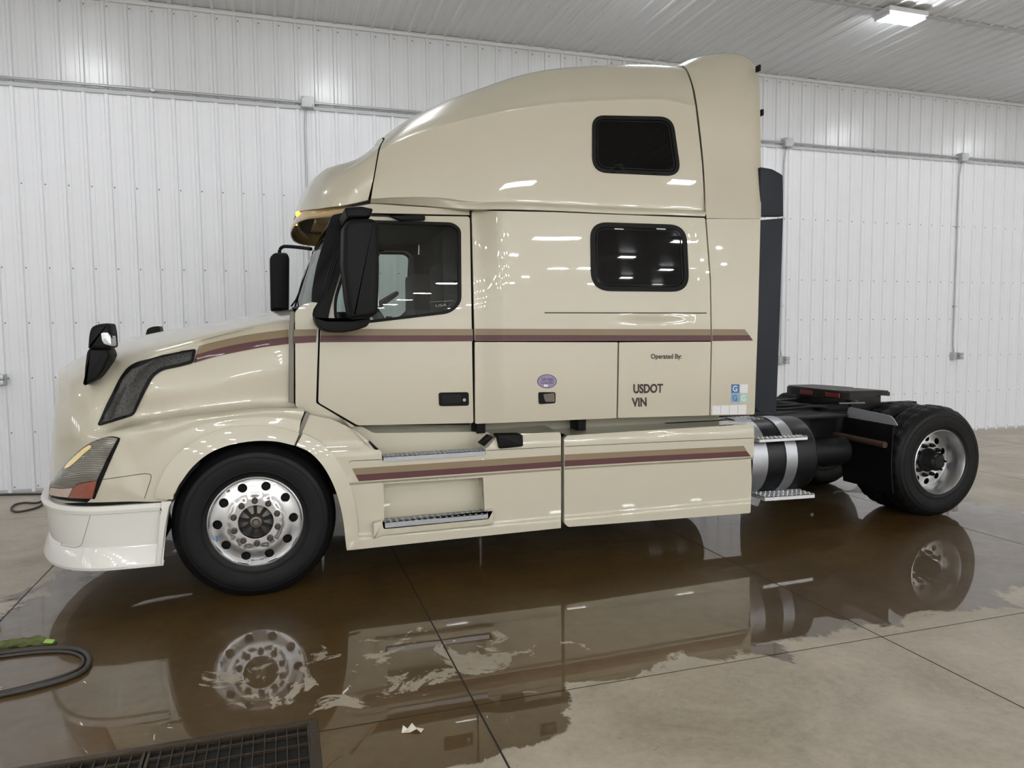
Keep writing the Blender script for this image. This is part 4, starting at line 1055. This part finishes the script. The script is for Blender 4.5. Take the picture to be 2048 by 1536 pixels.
# ---------------------------------------------------------------- rear extender rubber
def S_ext(X, Z): return 5.10+.25*sm(3.70, 4.1, X)*0+.10*max(0, X-3.72)
extr('rubber_extender', rr([(1521, 334, 2), (1545, 338, 5), (1566, 350, 4), (1567, 432, 0), (1520, 432, 0)], 2, 3), 5.13, 5.19, M_SLATE, TRK, .006, True)
extr('rubber_extender', rr([(1521, 440, 0), (1566.5, 436, 2), (1560, 640, 0), (1553, 826, 3), (1521, 825, 5), (1508, 814, 3), (1517, 600, 0)], 2, 3), 5.13, 5.19, M_SLATE, TRK, .006, True)
# ---------------------------------------------------------------- fuel tanks, steps on the tank
def tank(mirror):
    f = mir if mirror else (lambda v: v)
    c = Vector((0, 5.345, .665)); r = .325; x0, x1 = 3.0, 4.33
    prof = [(x0, 0), (x0, r*.8), (x0+.01, r*.93), (x0+.03, r), (x1-.05, r), (x1-.02, r*.97), (x1, r*.9), (x1+.02, r*.7), (x1+.035, r*.4), (x1+.04, 0)]
    seg = 40; V = []; F = []
    for x, rad in prof:
        for k in range(seg):
            a = 2*pi*k/seg; V.append(f(Vector((x, c.y+rad*math.cos(a), c.z+rad*math.sin(a)))))
    for i in range(len(prof)-1):
        for k in range(seg): F.append([i*seg+k, (i+1)*seg+k, (i+1)*seg+(k+1) % seg, i*seg+(k+1) % seg])
    if mirror: F = [q[::-1] for q in F]
    tk = mk('fuel_tank', V, F, M_TANK, TRK, sharp=50)
    for xs, ww in ((3.73, .075), (4.04, .055)):
        V = []; F = []
        for x, rad in ((xs-ww, r+.001), (xs-ww, r+.008), (xs+ww, r+.008), (xs+ww, r+.001)):
            for k in range(seg):
                a = 2*pi*k/seg; V.append(f(Vector((x, c.y+rad*math.cos(a), c.z+rad*math.sin(a)))))
        for i in range(3):
            for k in range(seg): F.append([i*seg+k, (i+1)*seg+k, (i+1)*seg+(k+1) % seg, i*seg+(k+1) % seg])
        if mirror: F = [q[::-1] for q in F]
        mk('tank_strap', V, F, M_ALU2, tk, sharp=50)
tank(False); tank(True)
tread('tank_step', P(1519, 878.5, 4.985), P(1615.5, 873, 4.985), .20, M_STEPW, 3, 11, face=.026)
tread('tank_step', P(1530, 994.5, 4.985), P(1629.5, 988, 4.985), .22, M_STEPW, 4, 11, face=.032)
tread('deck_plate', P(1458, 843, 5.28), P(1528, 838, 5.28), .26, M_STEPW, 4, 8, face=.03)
for x in (3.86, 4.2):
    box('step_bracket', (x-.012, 4.99, .34), (x+.012, 5.2, .365), M_CHASSIS, TRK)
    box('step_bracket', (x-.012, 5.0, .835), (x+.012, 5.2, .855), M_CHASSIS, TRK)
# ---------------------------------------------------------------- chassis
FT = .955
for s in (-1, 1):
    y = CY+s*.43
    bm = bmesh.new(); add_box(bm, (-1.1, y-.005, FT-.27), (6.45, y+.005, FT)); add_box(bm, (-1.1, min(y, y-s*.08), FT-.008), (6.45, max(y, y-s*.08), FT)); add_box(bm, (-1.1, min(y, y-s*.08), FT-.27), (6.45, max(y, y-s*.08), FT-.262))
    from_bm('frame_rail', bm, M_CHASSIS, TRK)
for x in (.6, 1.8, 3.0, 4.2, 5.3, 6.4): box('cross_member', (x-.05, CY-.42, FT-.24), (x+.05, CY+.42, FT-.04), M_CHASSIS, TRK, .01)
box('gearbox', (.3, 5.95, .45), (2.2, 6.45, .95), M_CHASSIS, TRK, .06)
V, F = tube_data([(2.2, CY, .72), (5.5, CY, .55)], .055, 14); mk('drive_shaft', V, F, M_CHASSIS, TRK)
box('battery_box', (4.36, 5.62, .50), (4.72, 6.0, .95), M_CHASSIS, TRK, .02)
box('deck_cover', (3.7, 5.50, .93), (5.05, 6.9, .952), M_CHASSIS, TRK, .005)
tube('air_tank', [(4.4, 5.52, .62), (4.45, 5.52, .62), (5.0, 5.52, .62), (5.05, 5.52, .62)], [.06, .13, .13, .06], M_CHASSIS, TRK, 20)
# axles
V, F = tube_data([(-.165, 5.35, .50), (-.165, 7.05, .50)], .06, 12); mk('front_axle', V, F, M_CHASSIS, TRK)
RXC = 5.80
V, F = tube_data([(RXC, 5.3, .50), (RXC, 6.0, .50), (RXC, 6.05, .5), (RXC, 6.35, .5), (RXC, 6.4, .5), (RXC, 7.1, .5)], [.085, .085, .2, .2, .085, .085], 16); mk('rear_axle', V, F, M_CHASSIS, TRK)
for s in (-1, 1):
    tube('air_spring', [(5.35, CY+s*.5, .55), (5.35, CY+s*.5, .62), (5.35, CY+s*.5, .74), (5.35, CY+s*.5, .84)], [.10, .13, .13, .10], M_RUBBER, TRK, 18)
    box('suspension_arm', (5.0, CY+s*.43-.04, .42), (6.3, CY+s*.43+.04, .52), M_CHASSIS, TRK, .015)
    tube('shock_absorber', [(5.62, CY+s*.52, .48), (5.5, CY+s*.50, .92)], .04, M_CHASSIS, TRK, 10)
# ---- fifth wheel
fw = mk('fifth_wheel', [], [], M_PLATE, TRK)
def fifth():
    bm = bmesh.new()
    zt = 1.145
    ol = []
    pts = [(5.215, -.30), (5.225, -.39), (5.28, -.46), (5.62, -.47), (5.80, -.42), (5.93, -.30), (5.95, -.2), (5.75, -.07), (5.6, -.05), (5.55, 0)]
    full = pts+[(x, -y) for x, y in pts[-2::-1]]
    def zz(x): return zt-.03*sm(5.6, 5.95, x)+.0*x
    top = [bm.verts.new((x, CY+y, zz(x))) for x, y in full]; bo = [bm.verts.new((x, CY+y*1.005, zz(x)-(.085 if x < 5.6 else .05))) for x, y in full]
    n = len(full); bm.faces.new(top); bm.faces.new(bo[::-1])
    for i in range(n): bm.faces.new((top[i], bo[i], bo[(i+1) % n], top[(i+1) % n]))
    bmesh.ops.bevel(bm, geom=[e for e in bm.edges if e.verts[0] in top and e.verts[1] in top], offset=.014, segments=3, affect='EDGES')
    bmesh.ops.triangulate(bm, faces=[f for f in bm.faces if len(f.verts) > 4])
    return bm
bm = fifth(); bmesh.ops.recalc_face_normals(bm, faces=bm.faces); bm.to_mesh(fw.data); bm.free()
fw.data.set_sharp_from_angle(angle=math.radians(35)); fw.data.materials.append(M_PLATE)
for s in (-1, 1):
    box('pivot_bracket', (5.35, CY+s*.36-.04, FT), (5.72, CY+s*.36+.04, 1.09), M_PLATE, fw, .012)
for a, b in ((6.18, 6.36), (5.80, 5.99)):
    box('reflector', (5.203, a, 1.075), (5.216, b, 1.118), M_RED, fw, .003)
box('slide_rail', (5.0, 5.82, FT), (6.2, 5.92, FT+.05), M_CHASSIS, TRK, .005); box('slide_rail', (5.0, 6.48, FT), (6.2, 6.58, FT+.05), M_CHASSIS, TRK, .005)
tube('release_handle', [(5.30, 5.66, 1.055), (5.30, 5.9, 1.06)], .009, M_STEEL, TRK, 6)
tube('release_handle', [(5.12, 5.70, 1.035), (5.42, 5.70, 1.028)], .009, M_ALU2, TRK, 6)
for k in range(7):
    y = 5.78+.13*k; x0 = 3.9+.05*(k % 3)
    pts = [(3.72, y, 1.05+.02*(k % 2)), (x0+.25, y+.03, 1.02), (x0+.6, y-.05, 1.0+.015*k % .04), (4.9, y+.04*math.sin(k*2), 1.005), (5.05, y, .98)]
    tube('air_hose', [Vector(q) for q in spl(pts, 5)], .014+.004*(k % 2), M_CHASSIS, TRK, 7)
# ---- mud guard before the rear wheel, with its bracket pipe
def guard():
    ys = (5.09, 5.72); V = []; F = []
    prof = [(5.20, 1.0), (5.185, .93), (5.17, .86), (5.165, .75), (5.16, .6), (5.165, .45), (5.19, .28)]
    def sheet(pr, t, y0, y1, skew=.0):
        V = []; F = []; n = len(pr)
        for x, z in pr:
            V += [Vector((x, y0, z-skew)), Vector((x, y1, z)), Vector((x+t, y1, z)), Vector((x+t, y0, z-skew))]
        for i in range(n-1):
            for k in range(4): F.append([i*4+k, i*4+(k+1) % 4, (i+1)*4+(k+1) % 4, (i+1)*4+k])
        F += [[0, 3, 2, 1], [4*(n-1)+k for k in range(4)]]
        return V, F
    V, F = sheet(prof[1:], .012, 5.10, 5.70); g = mk('mud_guard', V, F, M_BLACK, TRK, sharp=30)
    mk('mud_guard', *mirp(V, F), M_BLACK, TRK, sharp=30)
    x = 5.19
    pl = rr([(5.66, 1.005, .03), (5.13, .972, .05), (5.06, .895, .01), (5.11, .895, .02), (5.66, .905, .02)], .02, 4)
    V = [Vector((x-.012+.10*(q[1]-.9), q[0], q[1])) for q in pl]; n = len(V); V += [v+Vector((.012, 0, 0)) for v in V]
    F = [list(range(n)), list(range(n, 2*n))[::-1]]+[[i, n+i, n+(i+1) % n, (i+1) % n] for i in range(n)]
    mk('guard_plate', V, F, M_GREY, g, sharp=30)
    tube('guard_pipe', [(5.13, 5.14, .715), (5.13, 5.92, .73)], .028, M_RUST, TRK, 14)
guard()
# ---------------------------------------------------------------- wheels
def tyre_prof(y, w, R=.518, s=1):
    """outer face at y, width w going to +y when s=1"""
    p = [(.292, .035), (.300, .016), (.318, .012), (.335, .006), (.337, .003), (.345, .003), (.347, .006), (.385, .001), (.410, .000), (.425, .001), (.427, -.002), (.433, -.002), (.435, .002), (.458, .008), (.460, .006), (.466, .008), (.468, .012), (.484, .022), (.500, .038), (R-.008, .052), (R, .066)]
    t = []
    y0, y1 = .066, w-.066; n = 4
    for k in range(1, n+1):
        c = lerp(y0, y1, k/(n+1)); t += [(R+.003, c-.007), (R-.010, c-.0055), (R-.010, c+.0055), (R+.003, c+.007)]
    full = p+t+[(r, w-yy) for r, yy in p[::-1]]
    return [(r, y+s*yy) for r, yy in full]
def tyre(name, cx, cz, y, w, par, blocks=False, R=.518):
    prof = tyre_prof(y, w, R); seg = 140
    V, F = lathe_data(prof, cx, cz, seg); n = len(prof)
    if blocks:
        for k in range(seg):
            if k % 5 in (0, 1):
                for i, (r, yy) in enumerate(prof):
                    if r >= R-.009:
                        v = V[k*n+i]; d = Vector((v.x-cx, 0, v.z-cz)); V[k*n+i] = v-d.normalized()*.008
    for v in V:                                   # flattened contact patch
        if v.z < .004: v.z = .004
    return V, F
def hole_disc(cx, cz, yf, r0, r1, holes, mt, par, name, sgn=-1, step=.022):
    """disc with round holes, face height given by yf(r)"""
    def circ(x, z, r, n): return [(x+r*math.cos(2*pi*k/n), z+r*math.sin(2*pi*k/n)) for k in range(n)]
    v2, fs, bnd = cdt(circ(0, 0, r1, 90), [circ(0, 0, r0, 48)]+[circ(hx, hz, hr, 18) for hx, hz, hr in holes], step)
    V = []; Nn = []
    for x, z in v2:
        r = math.hypot(x, z); h = .002; d = (yf(r+h)-yf(r-h))/(2*h)
        V.append(Vector((cx+x, yf(r), cz+z))); Nn.append(Vector((d*x/r, -1, d*z/r)).normalized())
    F = [list(f)[::-1] for f in fs]
    for a, b in bnd:
        k = len(V); pa, pb = V[a], V[b]; e = pb-pa; n = e.cross(Nn[a]).normalized()
        V += [pa, pb, pb+Vector((0, .022, 0)), pa+Vector((0, .022, 0))]; Nn += [n]*4; F.append([k, k+1, k+2, k+3])
    return V, F, Nn
def put(name, V, F, mt, par, mirror, nn=None, sharp=45):
    if mirror:
        V, F = mirp(V, F)
        if nn: nn = [Vector((n.x, -n.y, n.z)) for n in nn]
    return mk(name, V, F, mt, par, nn, sharp=None if nn else sharp)
def front_wheel(cx, cz, y, mirror):
    hol = [(.238*math.cos(math.radians(73+36*k)), .238*math.sin(math.radians(73+36*k)), .0305) for k in range(10)]
    def yf(r): return y+.012+.012*sm(.160, .176, r)+.020*sm(.19, .27, r)+.006*sm(.268, .276, r)
    V, F, Nn = hole_disc(cx, cz, yf, .112, .280, hol, M_ALU, TRK, 'wheel')
    # rim lip added to the same casting
    prof = [(.280, y+.048), (.284, y+.030), (.288, y+.012), (.294, y+.006), (.301, y+.010), (.303, y+.022), (.298, y+.05), (.27, y+.10), (.27, y+.24)]
    wh = put('front_wheel', V, F, M_ALU, TRK, mirror, Nn)
    put('rim_lip', *lathe_data(prof, cx, cz, 96), M_ALU, wh, mirror, None, 40)
    put('tyre', *tyre('tyre', cx, cz, y-.0, .285, wh), M_RUBBER, wh, mirror)
    for k in range(10):
        a = math.radians(91+36*k); lx, lz = cx+.1425*math.cos(a), cz+.1425*math.sin(a)
        V, F = lathe_data([(.0, y-.016), (.010, y-.016), (.012, y-.014), (.014, y-.008), (.019, y-.006), (.021, y+.004), (.021, y+.016)], lx, lz, 12)
        put('lug_nut', V, F, M_LUG, wh, mirror)
    V, F = lathe_data([(.0, y-.012), (.018, y-.012), (.022, y-.006), (.024, y+.002), (.036, y+.004), (.04, y+.012), (.046, y+.02), (.05, y+.05), (.108, y+.062), (.116, y+.055), (.116, y+.08)], cx, cz, 40)
    hb = put('hub', V, F, M_STEEL, wh, mirror)
    bm = bmesh.new()
    for k in range(9):
        a = 2*pi*k/9+.2; c, s_ = math.cos(a), math.sin(a)
        vs = []
        for rr_, wd in ((.045, .008), (.106, .012)):
            for yy in (y+.03, y+.07):
                for sd in (-1, 1): vs.append(bm.verts.new((cx+c*rr_-s_*wd*sd, yy, cz+s_*rr_+c*wd*sd)))
        for q in ((0, 1, 3, 2), (4, 6, 7, 5), (0, 4, 5, 1), (2, 3, 7, 6), (0, 2, 6, 4), (1, 5, 7, 3)): bm.faces.new([vs[i] for i in q])
    if mirror:
        for v in bm.verts: v.co.y = 2*CY-v.co.y
    from_bm('hub_rib', bm, M_DARK, wh)
    put('brake_drum', *lathe_data([(.0, y+.10), (.262, y+.10), (.262, y+.27), (.0, y+.27)], cx, cz, 40), M_DARK, wh, mirror)
    return wh
fw1 = front_wheel(-.168, .512, 5.035, False); front_wheel(-.168, .512, 5.035, True)
if True:
    def yfl(r): return 5.035+.012+.012+.020*sm(.19, .27, r)
    pts = [(432, 1071), (437, 1071), (437, 1082), (432, 1083)]
    V = [P(x, y, 5.06) for x, y in pts]; mk('wheel_sticker', [v+Vector((0, -.012, 0)) for v in V], [[3, 2, 1, 0]], M_BLUEST, fw1, smooth=False)
def rear_wheel(cx, cz, y, mirror, outer=True):
    hol = [(.205*math.cos(math.radians(20+36*k)), .205*math.sin(math.radians(20+36*k)), .030) for k in range(10)]
    D = .155
    def yf(r): return y+D+.010*sm(.165, .25, r)
    V, F, Nn = hole_disc(cx, cz, yf, .110, .252, hol, M_ALU, TRK, 'wheel')
    prof = [(.303, y+.022), (.301, y+.009), (.295, y+.005), (.289, y+.012), (.284, y+.035), (.272, y+.055), (.268, y+.075), (.262, y+.10), (.258, y+.13), (.252, y+D+.01)]
    wh = put('rear_wheel', V, F, M_ALU, TRK, mirror, Nn)
    put('rim_lip', *lathe_data(prof[::-1], cx, cz, 96), M_ALU, wh, mirror, None, 40)
    put('tyre', *tyre('tyre', cx, cz, y, .285, wh, True), M_RUBBER, wh, mirror)
    put('inner_tyre', *tyre('tyre', cx, cz, y+.335, .285, wh, True), M_RUBBER, wh, mirror)
    put('inner_rim', *lathe_data([(.295, y+.345), (.27, y+.40), (.27, y+.55), (.29, y+.61)], cx, cz, 60), M_STEEL, wh, mirror)
    put('hub', *lathe_data([(.0, y+.02), (.05, y+.02), (.055, y+.028), (.075, y+.03), (.085, y+.04), (.09, y+.12), (.112, y+.14), (.112, y+.3)], cx, cz, 32), M_CHASSIS, wh, mirror)
    for k in range(10):
        a = math.radians(2+36*k); lx, lz = cx+.1425*math.cos(a), cz+.1425*math.sin(a)
        put('lug_nut', *lathe_data([(.0, y+D-.05), (.010, y+D-.05), (.012, y+D-.03), (.019, y+D-.028), (.021, y+D+.005)], lx, lz, 10), M_CHASSIS, wh, mirror)
        if k % 2 == 0:
            bx, bz = cx+.075*math.cos(a), cz+.075*math.sin(a)
            put('axle_stud', *lathe_data([(.0, y+.012), (.009, y+.012), (.011, y+.03)], bx, bz, 8), M_CHASSIS, wh, mirror)
    return wh
rear_wheel(RXC, .512, 5.155, False); rear_wheel(RXC, .512, 5.155, True)
# ---------------------------------------------------------------- lettering and stickers
def text2d(s, bold=.0):
    cu = bpy.data.curves.new('t', 'FONT'); cu.body = s; cu.size = 1; cu.fill_mode = 'FRONT'; cu.offset = bold; cu.resolution_u = 4
    ob = bpy.data.objects.new('t', cu); COL.objects.link(ob)
    dg = bpy.context.evaluated_depsgraph_get(); me = bpy.data.meshes.new_from_object(ob.evaluated_get(dg))
    vs = [(v.co.x, v.co.y) for v in me.vertices]; fs = [list(p.vertices) for p in me.polygons]
    bpy.data.objects.remove(ob); bpy.data.curves.remove(cu); bpy.data.meshes.remove(me)
    return vs, fs
def lettering(name, s, quad, S, mt, par, bold=.012, off=.003):
    """quad: pixel corners of the text box: left-bottom, right-bottom, right-top, left-top"""
    vs, fs = text2d(s, bold); x0 = min(v[0] for v in vs); x1 = max(v[0] for v in vs); y0 = min(v[1] for v in vs); y1 = max(v[1] for v in vs)
    V = []
    for x, y in vs:
        u, t = (x-x0)/(x1-x0), (y-y0)/(y1-y0)
        px = lerp(lerp(quad[0][0], quad[1][0], u), lerp(quad[3][0], quad[2][0], u), t); py = lerp(lerp(quad[0][1], quad[1][1], u), lerp(quad[3][1], quad[2][1], u), t)
        p = solve(px, py, S); V.append(p+nrm(S, p)*off)
    return mk(name, V, fs, mt, par, smooth=False)
lettering('lettering', 'Operated By:', [(1301, 720.5), (1362.5, 720.5), (1362.5, 707.5), (1301, 707.5)], S_body, M_TEXT, sdp[0], .028, .006)
lettering('lettering', 'USDOT', [(1266, 787), (1325, 785.5), (1325.5, 767), (1266, 768)], S_body, M_TEXT, sdp[0], .04, .006)
lettering('lettering', 'VIN', [(1263, 814), (1293, 812.5), (1292.5, 794.5), (1262.5, 795.5)], S_body, M_TEXT, sdp[0], .04, .006)
ov = panel('oval_sticker', [(1093.5+19.5*math.cos(2*pi*k/40), 762.5+14*math.sin(2*pi*k/40)) for k in range(40)], S_body, M_TEXT, lug[0], thick=0, off=.006, step=8)
panel('oval_face', [(1093.5+18.3*math.cos(2*pi*k/40), 762.5+12.9*math.sin(2*pi*k/40)) for k in range(40)], S_body, M_PURPLE, ov, thick=0, off=.007, step=8)
lettering('lettering', 'CERTIFIED', [(1082, 761.5), (1106, 761.5), (1106, 756.5), (1082, 756.5)], S_body, M_TEXT, ov, .01, .008)
lettering('lettering', 'CLEAN IDLE', [(1080, 767.5), (1107, 767.5), (1107, 762.8), (1080, 762.8)], S_body, M_TEXT, ov, .01, .008)
panel('oval_tab', [(1087, 769), (1095, 769), (1095, 773), (1087, 773)], S_body, M_WHITEST, ov, thick=0, off=.008, step=8)
for x, y, mt in ((1462.5, 768.5, M_BLUEST), (1479.5, 768.5, M_WHITEST), (1462.5, 787.5, M_LBLUEST), (1479.5, 787.5, M_GREENST)):
    panel('sticker', [(x, y), (x+16, y), (x+15.7, y+17.5), (x-.3, y+17.5)], S_body, mt, ext[0], thick=0, off=.002, step=9)
lettering('lettering', 'G', [(1465, 783), (1474, 783), (1474, 771), (1465, 771)], S_body, M_WHITEST, ext[0], .02, .004)
lettering('lettering', 'G', [(1464.5, 802), (1474, 802), (1474, 790), (1464.5, 790)], S_body, M_BLUEST, ext[0], .02, .004)
lettering('lettering', 'G', [(1482, 802), (1491.5, 802), (1491.5, 790), (1482, 790)], S_body, M_WHITEST, ext[0], .02, .004)
for k in range(4):
    x = 1424.5+17.2*k; panel('sticker', [(x, 811.5-.6*k), (x+16.4, 811-.6*k), (x+16, 828.5), (x-.6, 829)], S_body, M_WHITEST, ext[0], thick=0, off=.002, step=9)
lettering('glass_etching', 'USA', [(871, 614), (893, 612), (893, 607), (871, 609)], lambda X, Z: S_body(X, Z)+.012, M_GREYTRIM, doors[0], .01, .003)
panel('glass_etching', line([(859, 609), (859, 604), (906, 601.5), (897, 613)], .9), lambda X, Z: S_body(X, Z)+.012, M_GREYTRIM, doors[0], thick=0, off=.003, step=9)

# ---------------------------------------------------------------- far-side twins of the hood fittings, and the grille
def twin(o, par):
    me = o.data.copy()
    for v in me.vertices: v.co.y = 2*CY-v.co.y
    me.flip_normals(); n = link(o.name.split('.')[0], me, par)
    for c in o.children: twin(c, n)
    return n
twin(hl, TRK); twin(vent, TRK)
for o in [c for c in hood.children if 'stripe' in c.name]: twin(o, hood)
def on_nose(y, z, off):
    h_ = B_HOOD.ray_cast(Vector((-6, y, z)), Vector((1, 0, 0)), 20); return (h_[0] if h_[0] is not None else Vector((-1.45, y, z)))+Vector((-off, 0, 0))
def nose_patch(name, y0, y1, z0, z1, off, mt, par, ny=10, nz=3):
    V = [on_nose(lerp(y0, y1, i/ny), lerp(z0, z1, j/nz), off) for i in range(ny+1) for j in range(nz+1)]; k = nz+1
    F = [[i*k+j, i*k+j+1, (i+1)*k+j+1, (i+1)*k+j] for i in range(ny) for j in range(nz)]
    return mk(name, V, F, mt, par)
gr_ = nose_patch('grille', CY-.40, CY+.40, .86, 1.36, .004, M_DARK, TRK, 14, 10)
for k in range(9): nose_patch('grille_slat', CY-.39, CY+.39, .885+.054*k, .905+.054*k, .014, M_BLACK, gr_, 14, 1)
for y0, y1, z0, z1 in ((CY-.42, CY+.42, .84, .868), (CY-.42, CY+.42, 1.352, 1.38), (CY-.42, CY-.395, .868, 1.352), (CY+.395, CY+.42, .868, 1.352)):
    nose_patch('grille_frame', y0, y1, z0, z1, .018, M_ALU, gr_, 12, 6)
# ================================================================== SMALL THINGS ON THE FLOOR
def floor_tube(name, px, r, mt, label, cat, group=None, n=8, lift=0.0):
    pts = [PF(x, y) for x, y in px]; pts = [Vector((p.x, p.y, r+lift)) for p in pts]
    V, F = tube_data([Vector(q) for q in spl([tuple(p) for p in pts], n)], r, 10); o = mk(name, V, F, mt); return tag(o, label, cat, group)
floor_tube('hose', [(-60, 1318), (0, 1311), (60, 1304), (120, 1301), (160, 1305), (179, 1322), (170, 1344), (130, 1363), (60, 1382), (0, 1395), (-60, 1408)], .0135, M_HOSE, 'thick black rubber hose looped on the floor beside the green cloth', 'hose')
floor_tube('hose', [(-60, 1325), (0, 1316.5), (60, 1309), (118, 1306), (153, 1311), (167, 1323), (158, 1340), (122, 1356), (55, 1375), (0, 1388), (-60, 1400)], .0085, M_HOSE, 'thin black hose lying just inside the thicker hose loop', 'hose')
floor_tube('cable', [(-30, 992), (0, 991.5), (40, 990.5), (88, 989.5), (130, 985)], .012, M_HOSE, 'dark cable lying along the foot of the ribbed wall', 'cable')
floor_tube('cable', [(120, 990), (98, 998), (75, 1008), (50, 1008), (30, 1012), (23, 1020), (32, 1026), (55, 1023), (78, 1016), (95, 1004), (125, 997)], .0105, M_HOSE, 'thin dark cable coiled in a loop ahead of the bumper', 'cable', lift=.003)
nz = PF(-4, 1253); V, F = tube_data([nz+Vector((-.12, .03, .03)), nz+Vector((-.02, .0, .03)), nz+Vector((0, 0, .028)), nz+Vector((.01, 0, .026))], [.026, .028, .024, .014], 14); tag(mk('hose_nozzle', V, F, M_DARK, sharp=40), 'round black hose nozzle lying by the floor joint', 'nozzle')
def rumple(name, pts, wdt, hgt, mt, label, cat):
    """a crumpled cloth roll along a floor path"""
    path = [PF(x, y) for x, y in pts]; path = [Vector(q) for q in spl([tuple(p) for p in path], 8)]; n = len(path); seg = 18; V = []; F = []
    rnd = random.Random(3)
    for i, p in enumerate(path):
        t = (path[min(n-1, i+1)]-path[max(0, i-1)]).normalized(); a = t.cross(Vector((0, 0, 1))).normalized(); e = math.sin(pi*min(1, max(0, (i+.6)/(n+.2))))**.5
        for k in range(seg):
            th = pi*k/(seg-1); rr_ = .85+.25*math.sin(3*th+i*.37+1.7*math.sin(i*.23))+.16*math.sin(7*th-i*.61)+.10*rnd.uniform(-1, 1)
            V.append(Vector((p.x, p.y, 0))+a*math.cos(th)*wdt*e*rr_+Vector((0, 0, max(.001, hgt*e*math.sin(th)*rr_))))
    for i in range(n-1):
        for k in range(seg-1): F.append([i*seg+k, i*seg+k+1, (i+1)*seg+k+1, (i+1)*seg+k])
    o = mk(name, V, F, mt, sharp=60); return tag(o, label, cat)
gl = rumple('work_glove', [(-12, 1297), (15, 1293), (45, 1290), (75, 1287), (112, 1287)], .04, .045, M_GLOVE, 'crumpled green work glove lying beside the hose loop', 'glove')
c = PF(98, 1292); lb = mk('cuff_label', [c+Vector((-.024, -.018, .030)), c+Vector((.022, -.024, .022)), c+Vector((.030, .008, .030)), c+Vector((-.014, .012, .040)), c+Vector((0, -.005, .042))], [[0, 1, 4], [1, 2, 4], [2, 3, 4], [3, 0, 4]], M_LIME, gl)
pp = [(803, 1467), (806, 1457), (815, 1459), (824, 1455), (832, 1458), (848, 1459), (842, 1467), (833, 1464), (820, 1466)]
hz = [.002, .016, .004, .022, .008, .004, .003, .014, .002]
V = [PF(x, y)+Vector((0, 0, z)) for (x, y), z in zip(pp, hz)]
tag(mk('paper_scrap', V, [[0, 1, 2], [0, 2, 8], [2, 3, 8], [3, 4, 7], [3, 7, 8], [4, 5, 6], [4, 6, 7]], M_PAPER, smooth=False), 'crumpled scrap of white paper on the wet concrete near the drain', 'paper')
